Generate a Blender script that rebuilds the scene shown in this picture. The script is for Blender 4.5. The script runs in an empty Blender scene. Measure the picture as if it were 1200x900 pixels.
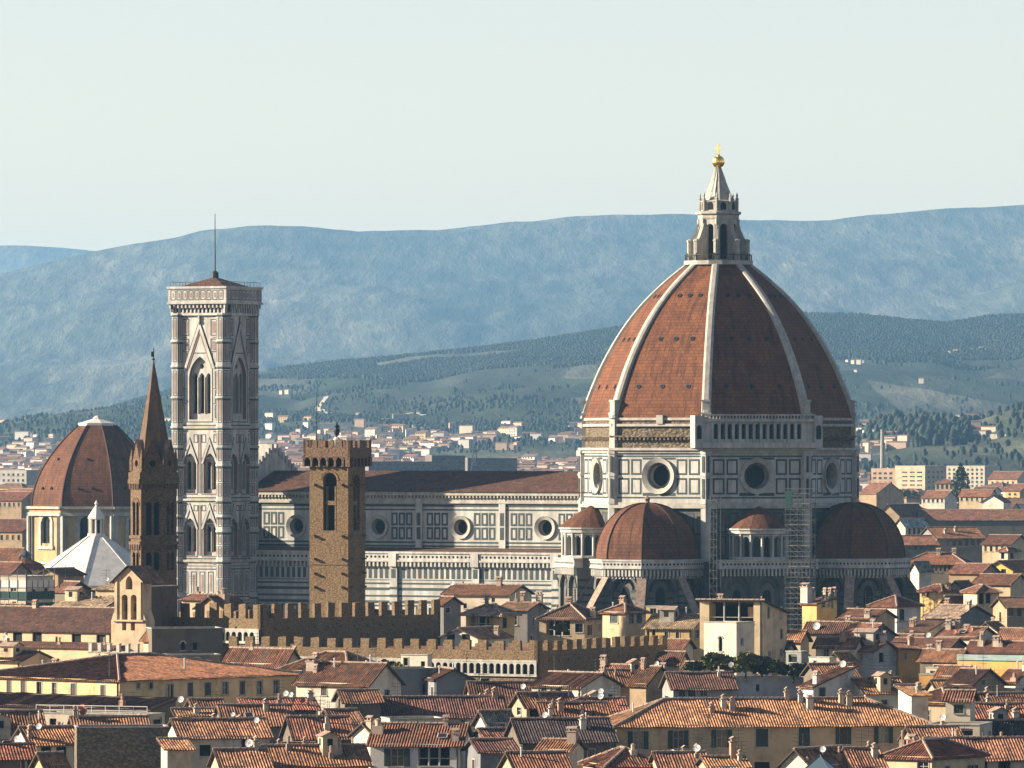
import bpy, math, random
import numpy as np
from mathutils import Vector
from mathutils.geometry import tessellate_polygon
random.seed(7)
D = bpy.data
C = bpy.context.scene.collection
scene = bpy.context.scene
rad = math.radians
# ------------------------------------------------------------------ camera, sky, sun, exposure
F, CX, CY, EYE = 8260.0, 600.0, 520.0, 55.0      # focal length and principal point of the photo in its 1200 px frame
cam = D.cameras.new('camera'); cam_o = D.objects.new('camera', cam); C.objects.link(cam_o)
cam_o.location = (0, 0, EYE); cam_o.rotation_euler = (rad(90), 0, 0)
cam.sensor_width = 36.0; cam.lens = 36.0*F/1200.0; cam.shift_y = 70.0/1200.0
cam.clip_start = 1.0; cam.clip_end = 80000.0
scene.camera = cam_o
SUN_AZ, SUN_EL = -92.0, 20.5                      # azimuth measured from the direction towards the camera, left negative
sv = Vector((math.sin(rad(SUN_AZ))*math.cos(rad(SUN_EL)), -math.cos(rad(SUN_AZ))*math.cos(rad(SUN_EL)), math.sin(rad(SUN_EL))))
world = D.worlds.new('World'); scene.world = world; world.use_nodes = True
wn = world.node_tree; bg = wn.nodes['Background']
sky = wn.nodes.new('ShaderNodeTexSky'); sky.sky_type = 'NISHITA'; sky.sun_disc = False
sky.sun_elevation = rad(SUN_EL); sky.sun_rotation = math.atan2(sv.x, sv.y)
sky.air_density = 1.0; sky.dust_density = 0.4; sky.ozone_density = 0.1
wb = wn.nodes.new('ShaderNodeMix'); wb.data_type = 'RGBA'; wb.blend_type = 'MULTIPLY'; wb.inputs[0].default_value = 1.0; wb.inputs[7].default_value = (.985, .882, .955, 1)   # the camera's white balance
wn.links.new(sky.outputs[0], wb.inputs[6]); wn.links.new(wb.outputs[2], bg.inputs[0]); bg.inputs[1].default_value = 0.05
sun = D.lights.new('sun', 'SUN'); sun_o = D.objects.new('sun', sun); C.objects.link(sun_o)
sun.energy = 5.0; sun.angle = rad(0.5); sun.color = (1.0, 0.87, 0.69)
sun_o.rotation_euler = sv.to_track_quat('Z', 'Y').to_euler(); sun_o.location = (-300, 900, 300)
scene.view_settings.view_transform = 'Standard'; scene.view_settings.look = 'None'
scene.view_settings.exposure = 1.84; scene.view_settings.gamma = 1.0
scene.render.engine = 'CYCLES'
cy = scene.cycles
cy.use_denoising = True; cy.max_bounces = 5; cy.diffuse_bounces = 3; cy.glossy_bounces = 2; cy.volume_bounces = 1
cy.use_adaptive_sampling = False
# ------------------------------------------------------------------ materials
def mat_new(name):
    m = D.materials.new(name); m.use_nodes = True
    n = m.node_tree.nodes; b = n['Principled BSDF']; b.inputs['Roughness'].default_value = .85
    b.inputs['Specular IOR Level'].default_value = .25
    return m, n, m.node_tree.links, b
def mixc(n, l, fac, a, b, mode='MIX'):
    x = n.new('ShaderNodeMix'); x.data_type = 'RGBA'; x.blend_type = mode
    for s, v in ((0, fac), (6, a), (7, b)):
        if hasattr(v, 'links') or hasattr(v, 'is_linked'): l.new(v, x.inputs[s])
        elif s == 0: x.inputs[0].default_value = v
        else: x.inputs[s].default_value = (*v[:3], 1)
    return x.outputs[2]
def noise(n, l, co, scale, detail=4, rough=.55, vec=None):
    t = n.new('ShaderNodeTexNoise'); t.inputs['Scale'].default_value = scale
    t.inputs['Detail'].default_value = detail; t.inputs['Roughness'].default_value = rough
    if vec:
        mp = n.new('ShaderNodeMapping'); mp.inputs['Scale'].default_value = vec; l.new(co, mp.inputs[0]); co = mp.outputs[0]
    l.new(co, t.inputs['Vector']); return t.outputs[0]
def ramp(n, l, f, stops):
    r = n.new('ShaderNodeValToRGB'); e = r.color_ramp.elements
    while len(e) < len(stops): e.new(.5)
    for i, (p, c) in enumerate(stops):
        e[i].position = p; e[i].color = (*c[:3], 1) if not isinstance(c, (int, float)) else (c, c, c, 1)
    l.new(f, r.inputs[0]); return r.outputs[0]
def bump(n, l, h, b, strength=.4, dist=.1):
    x = n.new('ShaderNodeBump'); x.inputs['Strength'].default_value = strength; x.inputs['Distance'].default_value = dist
    l.new(h, x.inputs['Height']); l.new(x.outputs[0], b.inputs['Normal'])
K_ = .56                                          # the whole place is exposed long: keep every base colour modest
def M(name, col, rough=.85, var=.25, scale=.6, bumps=0.0, metal=0.0, spec=.25, streak=0.0):
    col = [c*(1 if metal > .9 else K_) for c in col]
    m, n, l, b = mat_new(name); b.inputs['Roughness'].default_value = rough; b.inputs['Metallic'].default_value = metal
    b.inputs['Specular IOR Level'].default_value = spec
    if var == 0: b.inputs['Base Color'].default_value = (*col, 1); return m
    co = n.new('ShaderNodeTexCoord').outputs['Object']
    f = noise(n, l, co, scale, 6)
    lo = [c*(1-var) for c in col]; hi = [min(1, c*(1+var*.6)) for c in col]
    out = ramp(n, l, f, [(.3, lo), (.7, hi)])
    if streak:
        s = noise(n, l, co, 1.0, 5, .6, (.9, .9, .12))
        out = mixc(n, l, ramp(n, l, s, [(.42, streak), (.6, 0.0)]), out, [c*.45 for c in col])
    l.new(out, b.inputs['Base Color'])
    if bumps: bump(n, l, noise(n, l, co, scale*6, 5), b, bumps, .08)
    return m
MARBLE = M('white_marble', (.70, .665, .59), .6, .28, .35, .2, streak=.55)
GRIMY_SHADED = M('grimy_shaded_marble', (.20, .185, .16), .7, .35, .3, .2, streak=.8)  # grime, with the deep shade of the lower walls put into the colour
GREEN = M('green_marble', (.045, .07, .065), .55, .3, .8)
PINK = M('pink_marble', (.38, .25, .20), .6, .25, .7)
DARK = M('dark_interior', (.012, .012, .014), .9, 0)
GLASS = M('window_glass', (.02, .024, .028), .12, 0, spec=.5)
VERDI = M('copper_sheet', (.42, .55, .52), .5, .25, .8)
GOLD = M('gilded_copper', (.95, .62, .16), .28, 0, metal=1.0)
IRON = M('dark_iron', (.03, .03, .032), .6, .2, 3)
STEEL = M('galvanised_steel', (.11, .115, .115), .45, .2, 3, metal=.4)
LEADW = M('white_slab_roofing', (.95, .89, .77), .6, .14, .35, .1, streak=.25)
TRIM = M('pale_stone_trim', (.60, .56, .47), .75, .25, .8, streak=.4)
SHUT_B = M('brown_shutter_paint', (.075, .045, .03), .6, .2, 2)
SHUT_G = M('green_shutter_paint', (.035, .05, .04), .6, .2, 2)
WOODF = M('window_frame_paint', (.55, .50, .42), .6, .1, 2)
AWN = M('white_canvas', (.74, .72, .68), .8, .1, 1)
DISHW = M('white_dish_paint', (.72, .71, .68), .5, .08, 3)
DISHR = M('red_dish_paint', (.42, .12, .07), .5, .15, 3)
NET = M('green_netting', (.02, .07, .06), .8, .35, .7)
BLUE = M('blue_cloth', (.05, .26, .42), .8, .2, 2)
def stone(name, col, sc, col2, bs=.7):
    col = [c*K_ for c in col]; col2 = [c*K_ for c in col2]
    m, n, l, b = mat_new(name)
    co = n.new('ShaderNodeTexCoord').outputs['Object']
    v = n.new('ShaderNodeTexVoronoi'); v.inputs['Scale'].default_value = sc
    mp = n.new('ShaderNodeMapping'); mp.inputs['Scale'].default_value = (1, 1, 1.7); l.new(co, mp.inputs[0]); l.new(mp.outputs[0], v.inputs['Vector'])
    big = noise(n, l, co, .25, 5)
    sep = n.new('ShaderNodeSeparateColor'); l.new(v.outputs['Color'], sep.inputs[0])
    a = mixc(n, l, sep.outputs[0], [c*.55 for c in col], [c*1.35 for c in col])
    a = mixc(n, l, ramp(n, l, big, [(.4, 0.0), (.65, .7)]), a, col2)
    a = mixc(n, l, ramp(n, l, v.outputs['Distance'], [(.35, 0.0), (.75, .75)]), a, [c*.4 for c in col])
    l.new(a, b.inputs['Base Color'])
    inv = n.new('ShaderNodeMath'); inv.operation = 'SUBTRACT'; inv.inputs[0].default_value = 1; l.new(v.outputs['Distance'], inv.inputs[1])
    bump(n, l, inv.outputs[0], b, bs, .25)
    return m
STONE = stone('brown_ashlar_stone', (.275, .17, .075), 3.8, (.31, .21, .115), .28)
BRICK = stone('dark_brown_brick', (.20, .118, .058), 3.2, (.26, .165, .09), .3)
RUBBLE = stone('dark_rubble_stone', (.26, .20, .135), 2.3, (.34, .27, .19), 1.0)
ROUGH = stone('bare_rough_masonry', (.20, .145, .085), 1.5, (.28, .22, .15), .8)
def plaster():
    m, n, l, b = mat_new('painted_plaster'); b.inputs['Roughness'].default_value = .9
    co = n.new('ShaderNodeTexCoord').outputs['Object']
    oi = n.new('ShaderNodeObjectInfo').outputs['Color']
    f = noise(n, l, co, .28, 8, .66)
    a = mixc(n, l, 1.0, oi, ramp(n, l, f, [(.30, .38), (.48, .64), (.62, .72), (.75, .77)]), 'MULTIPLY')
    s = noise(n, l, co, 1.0, 6, .7, (.45, .45, .16))
    a = mixc(n, l, 1.0, a, ramp(n, l, s, [(.30, (.60, .57, .54)), (.47, (1, 1, 1))]), 'MULTIPLY')
    g = noise(n, l, co, 2.6, 3, .6)
    a = mixc(n, l, ramp(n, l, g, [(.62, 0.0), (.72, .35)]), a, (.11, .09, .07))
    l.new(a, b.inputs['Base Color'])
    bump(n, l, noise(n, l, co, 5, 4), b, .25, .05)
    return m
PLASTER = plaster()
def math_(n, l, op, a, b=None):
    x = n.new('ShaderNodeMath'); x.operation = op
    for i, v in enumerate((a, b)):
        if v is None: continue
        if isinstance(v, (int, float)): x.inputs[i].default_value = v
        else: l.new(v, x.inputs[i])
    return x.outputs[0]
def tiles():
    m, n, l, b = mat_new('clay_roof_tiles'); b.inputs['Roughness'].default_value = .9
    uv = n.new('ShaderNodeTexCoord').outputs['UV']; ob = n.new('ShaderNodeTexCoord').outputs['Object']
    oi = n.new('ShaderNodeObjectInfo').outputs['Color']
    s = n.new('ShaderNodeSeparateXYZ'); l.new(uv, s.inputs[0])
    u = math_(n, l, 'DIVIDE', s.outputs[0], .36); v = math_(n, l, 'DIVIDE', s.outputs[1], .48)
    cx = n.new('ShaderNodeCombineXYZ'); l.new(math_(n, l, 'FLOOR', u), cx.inputs[0]); l.new(math_(n, l, 'FLOOR', v), cx.inputs[1])
    w = n.new('ShaderNodeTexWhiteNoise'); w.noise_dimensions = '2D'; l.new(cx.outputs[0], w.inputs['Vector'])
    a = mixc(n, l, 1.0, oi, ramp(n, l, w.outputs[0], [(0, (.34, .32, .30)), (.35, (.68, .67, .65)), (.8, (.84, .81, .76)), (1, (1.15, 1.12, 1.02))]), 'MULTIPLY')
    f = noise(n, l, ob, .45, 7, .68)
    a = mixc(n, l, 1.0, a, ramp(n, l, f, [(.32, (.42, .42, .44)), (.5, (.95, .95, .95)), (.72, (1.25, 1.22, 1.2))]), 'MULTIPLY')
    pt = noise(n, l, ob, .8, 5, .6); a = mixc(n, l, ramp(n, l, pt, [(.50, 0.0), (.64, .7)]), a, (.05, .034, .022))
    pt2 = noise(n, l, ob, .55, 4, .5, (1, 1, 1.3)); a = mixc(n, l, ramp(n, l, pt2, [(.66, 0.0), (.70, .5)]), a, (.20, .115, .065))
    col = math_(n, l, 'ABSOLUTE', math_(n, l, 'SUBTRACT', math_(n, l, 'FRACT', u), .5))
    a = mixc(n, l, ramp(n, l, col, [(.33, 0.0), (.46, .6)]), a, (.035, .022, .014))
    l.new(a, b.inputs['Base Color'])
    hgt = math_(n, l, 'ADD', math_(n, l, 'MULTIPLY', math_(n, l, 'COSINE', math_(n, l, 'MULTIPLY', u, 6.2832)), -.5), math_(n, l, 'MULTIPLY', math_(n, l, 'FRACT', v), -.25))
    bump(n, l, hgt, b, .8, .12)
    return m
TILE = tiles()
RIDGE = M('clay_ridge_tiles', (.44, .31, .23), .9, .45, 1.6)
def dome_tiles(name, c1, c2, mo, sc):
    c1, c2, mo = [[c*K_ for c in q] for q in (c1, c2, mo)]
    m, n, l, b = mat_new(name)
    uv = n.new('ShaderNodeTexCoord').outputs['UV']
    br = n.new('ShaderNodeTexBrick'); l.new(uv, br.inputs['Vector'])
    br.inputs['Color1'].default_value = (*c1, 1); br.inputs['Color2'].default_value = (*c2, 1); br.inputs['Mortar'].default_value = (*mo, 1)
    br.inputs['Scale'].default_value = sc; br.inputs['Mortar Size'].default_value = .05; br.inputs['Brick Width'].default_value = 1.0; br.inputs['Row Height'].default_value = .72
    f = noise(n, l, uv, .25, 8, .7); g = noise(n, l, uv, 1.2, 5, .6, (1.0, .12, 1))
    a = mixc(n, l, 1.0, br.outputs[0], ramp(n, l, f, [(.3, (.55, .55, .55)), (.55, (1, 1, 1)), (.72, (1.3, 1.32, 1.34))]), 'MULTIPLY')
    a = mixc(n, l, 1.0, a, ramp(n, l, g, [(.33, .42), (.52, 1.0)]), 'MULTIPLY')
    l.new(a, b.inputs['Base Color'])
    bump(n, l, br.outputs[1], b, -.5, .12)
    return m
DOMET = dome_tiles('dome_clay_tiles', (.195, .060, .016), (.265, .092, .032), (.095, .033, .013), 1.0)
DOMET2 = dome_tiles('chapel_dome_tiles', (.165, .055, .02), (.215, .08, .032), (.085, .032, .015), 1.0)
def leaf(name, c):
    c = [x*.7 for x in c]
    m, n, l, b = mat_new(name)
    co = n.new('ShaderNodeTexCoord').outputs['Object']
    l.new(ramp(n, l, noise(n, l, co, 1.1, 3), [(.3, [x*.5 for x in c]), (.7, [x*1.5 for x in c])]), b.inputs['Base Color'])
    return m
LEAF = leaf('olive_leaves', (.13, .125, .035)); LEAFD = leaf('dark_evergreen_leaves', (.04, .055, .024))
LEAFB = leaf('bare_winter_twigs', (.13, .10, .07)); BARK = M('bark', (.09, .065, .045), .9, .3, 2)
# ------------------------------------------------------------------ mesh helpers
class MB:
    def __init__(s): s.v = []; s.f = []; s.m = []; s.u = []
    def face(s, pts, m=0, uv=None):
        i = len(s.v); s.v += [tuple(p) for p in pts]; s.f.append(tuple(range(i, i+len(pts)))); s.m.append(m); s.u.append(uv)
    def box(s, x0, x1, y0, y1, z0, z1, m=0):
        p = [(x, y, z) for z in (z0, z1) for x, y in ((x0, y0), (x1, y0), (x1, y1), (x0, y1))]
        for q in ((3, 2, 1, 0), (4, 5, 6, 7), (0, 1, 5, 4), (1, 2, 6, 5), (2, 3, 7, 6), (3, 0, 4, 7)): s.face([p[k] for k in q], m)
    def fbox(s, fr, u0, u1, v0, v1, d0, d1, m=0):
        """box in a wall frame: u right, v up, d outward"""
        p = [fr(u, v, d) for d in (d0, d1) for u, v in ((u0, v0), (u1, v0), (u1, v1), (u0, v1))]
        for q in ((3, 2, 1, 0), (4, 5, 6, 7), (0, 1, 5, 4), (1, 2, 6, 5), (2, 3, 7, 6), (3, 0, 4, 7)): s.face([p[k] for k in q], m)
    def bar(s, p, q, r, m=0, n=5, r2=None):
        p = Vector(p); q = Vector(q); r2 = r if r2 is None else r2; d = (q-p).normalized()
        a = d.orthogonal().normalized(); b = d.cross(a)
        A = [p+(a*math.cos(t)+b*math.sin(t))*r for t in [2*math.pi*i/n for i in range(n)]]
        B = [q+(a*math.cos(t)+b*math.sin(t))*r2 for t in [2*math.pi*i/n for i in range(n)]]
        for i in range(n): s.face([A[i], A[(i+1) % n], B[(i+1) % n], B[i]], m)
        s.face(B, m); s.face(A[::-1], m)
    def lathe(s, prof, cx=0, cy=0, n=16, rot=0, m=0, a0=0, a1=360, uvs=False):
        full = abs(a1-a0) >= 359.9; acc = 0
        for (r0, z0), (r1, z1) in zip(prof, prof[1:]):
            dv = math.hypot(r1-r0, z1-z0)
            for i in range(n):
                t0 = rad(rot+a0+(a1-a0)*i/n); t1 = rad(rot+a0+(a1-a0)*(i+1)/n)
                P = lambda r, t, z: (cx+r*math.cos(t), cy+r*math.sin(t), z)
                w0 = 2*r0*math.sin((t1-t0)/2); w1 = 2*r1*math.sin((t1-t0)/2)
                uv = [(-w0/2+i*31, acc), (w0/2+i*31, acc), (w1/2+i*31, acc+dv), (-w1/2+i*31, acc+dv)]
                if r0 < 1e-4: s.face([P(r0, t0, z0), P(r1, t1, z1), P(r1, t0, z1)], m, [uv[0], uv[2], uv[3]])
                elif r1 < 1e-4: s.face([P(r0, t0, z0), P(r0, t1, z0), P(r1, t0, z1)], m, [uv[0], uv[1], uv[2]])
                else: s.face([P(r0, t0, z0), P(r0, t1, z0), P(r1, t1, z1), P(r1, t0, z1)], m, uv)
            acc += dv
    def wall(s, fr, outline, holes=(), depth=.3, m=0, mj=None, mb=None, off=0.0):
        """planar wall with recessed openings; mb None leaves the opening without a back"""
        mj = m if mj is None else mj
        loops = [outline]+list(holes)
        flat = [p for lp in loops for p in lp]
        if not holes and len(outline) == 4: s.face([fr(u, v, off) for u, v in outline], m)
        else:
            for t in tessellate_polygon([[Vector((u, v, 0)) for u, v in lp] for lp in loops]):
                s.face([fr(*flat[k], off) for k in t], m)
        for h in holes:
            for a, b in zip(h, h[1:]+h[:1]):
                s.face([fr(*a, off), fr(*b, off), fr(*b, off-depth), fr(*a, off-depth)], mj)
            if mb is not None:
                for t in tessellate_polygon([[Vector((u, v, 0)) for u, v in h]]): s.face([fr(*h[k], off-depth) for k in t], mb)
    def slab(s, fr, outline, holes, th, m=0, mj=None):
        s.wall(fr, outline, holes, th, m, mj); s.wall(fr, outline, holes, .0, m, mj, off=-th)
        for a, b in zip(outline, outline[1:]+outline[:1]): s.face([fr(*a, 0), fr(*b, 0), fr(*b, -th), fr(*a, -th)], m)
    def frame(s, fr, u0, v0, u1, v1, t, m, off=.04):
        for a, b, c, d in ((u0, v0, u1, v0+t), (u0, v1-t, u1, v1), (u0, v0+t, u0+t, v1-t), (u1-t, v0+t, u1, v1-t)):
            s.face([fr(a, b, off), fr(c, b, off), fr(c, d, off), fr(a, d, off)], m)
    def rect(s, fr, u0, v0, u1, v1, m, off=.04):
        s.face([fr(u0, v0, off), fr(u1, v0, off), fr(u1, v1, off), fr(u0, v1, off)], m)
    def ring(s, fr, cx, cz, r0, r1, d0, d1, m, n=28, a0=0, a1=360):
        """annulus: inner radius r0 at depth d0, outer radius r1 at depth d1 with an outer rim back to the wall"""
        for i in range(n):
            t = [rad(a0+(a1-a0)*k/n) for k in (i, i+1)]
            q = lambda r, a, d: fr(cx+r*math.cos(a), cz+r*math.sin(a), d)
            s.face([q(r0, t[0], d0), q(r0, t[1], d0), q(r1, t[1], d1), q(r1, t[0], d1)], m)
            s.face([q(r1, t[0], d1), q(r1, t[1], d1), q(r1, t[1], -.02), q(r1, t[0], -.02)], m)
            s.face([q(r0, t[0], d0), q(r0, t[1], d0), q(r0, t[1], -.3), q(r0, t[0], -.3)], m)
    def build(s, name, mats, parent=None, color=None, smooth=False):
        me = D.meshes.new(name); me.from_pydata(s.v, [], s.f)
        for m in (mats if isinstance(mats, (list, tuple)) else [mats]): me.materials.append(m)
        me.polygons.foreach_set('material_index', s.m)
        if any(u is not None for u in s.u):
            lay = me.uv_layers.new(name='UVMap'); arr = []
            for f, u in zip(s.f, s.u):
                for k in range(len(f)): arr += (u[k] if u is not None else (0, 0))
            lay.data.foreach_set('uv', arr)
        if smooth: me.polygons.foreach_set('use_smooth', [True]*len(me.polygons))
        me.update()
        o = D.objects.new(name, me); C.objects.link(o)
        if parent is not None: o.parent = parent
        if color is not None: o.color = (*color, 1)
        return o
def tag(o, label=None, cat=None, group=None, kind=None):
    if label: o['label'] = label
    if cat: o['category'] = cat
    if group: o['group'] = group
    if kind: o['kind'] = kind
    return o
def thing(name, label, cat, loc=(0, 0, 0), rz=0, group=None):
    o = D.objects.new(name, None); C.objects.link(o); o.location = loc; o.rotation_euler = (0, 0, rad(rz)); o.empty_display_size = .5
    return tag(o, label, cat, group)
def fr_of(O, U, N):
    """wall frame: O origin, U to the right seen from outside, N outward"""
    return lambda u, v, d=0.0: (O[0]+U[0]*u+N[0]*d, O[1]+U[1]*u+N[1]*d, O[2]+v)
def rect_h(u0, v0, u1, v1): return [(u0, v0), (u1, v0), (u1, v1), (u0, v1)]
def arch_h(u0, v0, u1, vt, pointed=False, n=8):
    w = u1-u0; c = (u0+u1)/2; pts = [(u0, v0), (u1, v0)]
    if pointed:
        s = vt-.866*w
        R = [(u0+w*math.cos(rad(60*i/n)), s+w*math.sin(rad(60*i/n))) for i in range(n+1)]
        pts += R+[(2*c-u, v) for u, v in R[-2::-1]]
    else:
        s = vt-w/2; pts += [(c+w/2*math.cos(math.pi*i/(2*n)), s+w/2*math.sin(math.pi*i/(2*n))) for i in range(2*n+1)]
    return pts
def circ_h(cx, cz, r, n=28): return [(cx+r*math.cos(2*math.pi*i/n), cz+r*math.sin(2*math.pi*i/n)) for i in range(n)]
def px2x(px, Y): return (px-CX)/F*Y
def py2z(py, Y): return EYE-(py-CY)/F*Y
# ------------------------------------------------------------------ ground, hills, haze
def vnoise(x, y, seed):
    xi = np.floor(x).astype(np.int64); yi = np.floor(y).astype(np.int64); fx = x-xi; fy = y-yi
    fx = fx*fx*(3-2*fx); fy = fy*fy*(3-2*fy)
    def h(a, b):
        n = (a*374761393+b*668265263+seed*974711) & 0x7fffffff
        n = ((n ^ (n >> 13))*1274126177) & 0x7fffffff
        return ((n ^ (n >> 16)) & 0xffff)/65535.0
    return (h(xi, yi)*(1-fx)+h(xi+1, yi)*fx)*(1-fy)+(h(xi, yi+1)*(1-fx)+h(xi+1, yi+1)*fx)*fy
def fbm(x, y, seed, o=5, g=.5):
    a = 1.0; t = 0; s = 0
    for i in range(o): t = t+a*vnoise(x*2**i, y*2**i, seed+i*17); s += a; a *= g
    return t/s
def ground_z(Y): return np.interp(Y, [0, 1650, 2500, 4000, 5500, 7000, 60000], [0, 0, 9, 20, 33, 38, 38])
def sheet(name, xs, ys, zf, mats, parent=None):
    X, Y = np.meshgrid(xs, ys); Z = zf(X, Y)
    v = np.stack([X, Y, Z], -1).reshape(-1, 3); nx = len(xs); ny = len(ys)
    i = (np.arange(ny-1)[:, None]*nx+np.arange(nx-1)[None]).reshape(-1)
    f = np.stack([i, i+1, i+nx+1, i+nx], -1)
    me = D.meshes.new(name); me.from_pydata(v.tolist(), [], f.tolist()); me.materials.append(mats)
    me.polygons.foreach_set('use_smooth', [True]*len(me.polygons)); me.update()
    o = D.objects.new(name, me); C.objects.link(o); tag(o, kind='structure'); return o
def land(name, stops, sc, fields=None, fsc=.004, bs=.5, patch=.0012, vec=(1, .16, 1)):
    stops = [(p, [x*.62 for x in c]) for p, c in stops]; fields = [[x*.62 for x in c] for c in fields] if fields else None
    m, n, l, b = mat_new(name); co = n.new('ShaderNodeTexCoord').outputs['Object']; b.inputs['Roughness'].default_value = 1; b.inputs['Specular IOR Level'].default_value = .05
    f = noise(n, l, co, patch, 12, .68, vec)
    a = ramp(n, l, f, stops)
    if fields:
        v = n.new('ShaderNodeTexVoronoi'); v.inputs['Scale'].default_value = fsc; mp = n.new('ShaderNodeMapping'); mp.inputs['Scale'].default_value = (1, .35, 1); l.new(co, mp.inputs[0]); l.new(mp.outputs[0], v.inputs['Vector'])
        sp = n.new('ShaderNodeSeparateColor'); l.new(v.outputs['Color'], sp.inputs[0])
        a = mixc(n, l, ramp(n, l, sp.outputs[0], [(.45, 0.0), (.5, .75)]), a, fields[0])
        a = mixc(n, l, ramp(n, l, sp.outputs[1], [(.72, 0.0), (.76, .8)]), a, fields[1])
    g = noise(n, l, co, sc, 8, .65, vec)
    a = mixc(n, l, 1.0, a, ramp(n, l, g, [(.36, (.55, .57, .58)), (.5, (.95, .95, .95)), (.64, (1.5, 1.47, 1.4))]), 'MULTIPLY')
    l.new(a, b.inputs['Base Color']); bump(n, l, g, b, bs, 22)
    return m
GROUND = land('town_ground', [(.35, (.06, .055, .045)), (.65, (.12, .105, .085))], .05, patch=.01, bs=.2)
HILLM = land('hill_fields', [(.34, (.028, .042, .022)), (.48, (.05, .062, .03)), (.58, (.12, .118, .085)), (.72, (.17, .155, .11))], .012, [(.135, .13, .105), (.04, .052, .035)], .0035, patch=.0016)
MOUNT = land('mountain_scrub', [(.36, (.055, .066, .05)), (.50, (.095, .10, .075)), (.60, (.15, .14, .105)), (.72, (.24, .215, .165))], .020, patch=.0016, bs=1.0, vec=(1, .10, 1))
ys = np.array([-300, 0, 300, 600, 900, 1200, 1500, 1650, 1900, 2200, 2500, 3000, 3500, 4000, 4500, 5000, 5500, 6200, 7000, 9000, 14000, 22000, 40000.])
sheet('ground', np.array([-30000, -12000, -5000, -2000, -1000, -500, 0, 500, 1000, 2000, 5000, 12000, 30000.]), ys, lambda X, Y: ground_z(Y), GROUND)
def ridge(name, Y0, Yc, Y1, crest, xs, ys, amp, seed, mt, powr, gul):
    px, py = zip(*crest)
    Xc = [(p-CX)/F*Yc for p in px]; Zc = [EYE-(q-CY)/F*Yc for q in py]
    def zf(X, Y):
        b = ground_z(Y)-3
        top = np.interp(X, Xc, Zc)
        w = (fbm(X/1500., Y/1500., seed)-.5)*(Yc-Y0)*.22
        t = np.clip((Y+w*np.clip((Yc-Y)/(Yc-Y0), 0, 1)*2-Y0)/(Yc-Y0), 0, 1); t2 = np.clip((Y-Yc)/(Y1-Yc), 0, 1)
        p = np.where(Y <= Yc, t**powr*(1-.25*np.sin(t*np.pi)*0), 1-t2**1.5)
        g = (np.abs(fbm(X/gul, Y/(gul*5), seed+5, 5, .55)-.5)*2)
        n = (fbm(X/600., Y/600., seed+9, 6, .5)-.5)
        side = np.sin(np.clip(t, 0, 1)*np.pi)**.7
        return b+(top-b)*p+amp*side*(g-.35)*1.0+amp*.35*n*np.where(Y <= Yc, np.clip(t*4, 0, 1), 1-t2)
    return sheet(name, xs, ys, zf, mt), zf
MOUNTAIN_CREST = [(-900, 330), (-300, 330), (-60, 328), (0, 320), (60, 306), (130, 291), (200, 278), (240, 268), (290, 261), (350, 262), (420, 266), (510, 264), (600, 256), (660, 252), (700, 250), (760, 252), (800, 252), (870, 258), (930, 263), (975, 263), (1020, 258), (1080, 252), (1140, 249), (1200, 245), (1350, 240), (2200, 300)]
HILL_CREST = [(-900, 540), (-200, 530), (-20, 522), (40, 508), (100, 488), (160, 470), (230, 452), (300, 437), (370, 428), (450, 420), (540, 410), (620, 400), (700, 388), (800, 372), (880, 366), (960, 369), (1010, 370), (1060, 376), (1110, 380), (1160, 372), (1200, 371), (1400, 376), (2200, 420)]
SPUR_CREST = [(-900, 600), (760, 590), (900, 556), (960, 524), (1000, 511), (1045, 498), (1090, 497), (1130, 502), (1160, 490), (1200, 477), (1300, 466), (1600, 480), (2200, 560)]
FAR_CREST = [(-1500, 330), (-200, 300), (-60, 289), (20, 287), (80, 291), (140, 297), (260, 320), (500, 380), (2500, 420)]
mo, zmo = ridge('mountain', 13000, 19000, 24500, MOUNTAIN_CREST, np.linspace(-3500, 3500, 330), np.concatenate([np.linspace(12500, 19100, 180), np.linspace(19300, 25000, 20)]), 170, 3, MOUNT, 1.05, 950.)
hi, zhi = ridge('hills', 6000, 10300, 14000, HILL_CREST, np.linspace(-2300, 2300, 360), np.concatenate([np.linspace(5700, 10400, 170), np.linspace(10500, 14000, 20)]), 40, 11, HILLM, 1.15, 420.)
spu, zsp = ridge('hill_spur', 4200, 5600, 7400, SPUR_CREST, np.linspace(-200, 1500, 170), np.concatenate([np.linspace(4100, 5650, 90), np.linspace(5700, 7400, 20)]), 5, 23, HILLM, 1.1, 300.)
ridge('far_mountain', 23000, 28000, 33000, FAR_CREST, np.linspace(-5400, 3200, 120), np.concatenate([np.linspace(22500, 28100, 50), np.linspace(28500, 33500, 10)]), 30, 31, MOUNT, 1.1, 900.)
def land_z(X, Y):
    X = np.asarray(X, float); Y = np.asarray(Y, float)
    z = np.maximum(ground_z(Y), np.where((Y > 5700) & (Y < 14000), zhi(X, Y), -50))
    return np.maximum(z, np.where((Y > 4100) & (Y < 7400) & (X > -200) & (X < 1500), zsp(X, Y), -50))
def track(pts, w):
    v = []; f = []
    for i in range(len(pts)-1):
        for k in range(12):
            t = k/12; px = pts[i][0]+(pts[i+1][0]-pts[i][0])*t; Y = pts[i][1]+(pts[i+1][1]-pts[i][1])*t; X = px2x(px, Y)+6*math.sin(Y*.01)
            for d in (-w, w): v.append((X+d*.3, Y+d, float(land_z(X+d*.3, Y+d))+.8))
    f = [(2*i, 2*i+1, 2*i+3, 2*i+2) for i in range(len(v)//2-1)]
    me = D.meshes.new('track'); me.from_pydata(v, [], f); me.materials.append(M('pale_gravel', (.62, .55, .42), .9, .2, .02)); o = D.objects.new('track', me); C.objects.link(o); tag(o, kind='structure')
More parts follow.
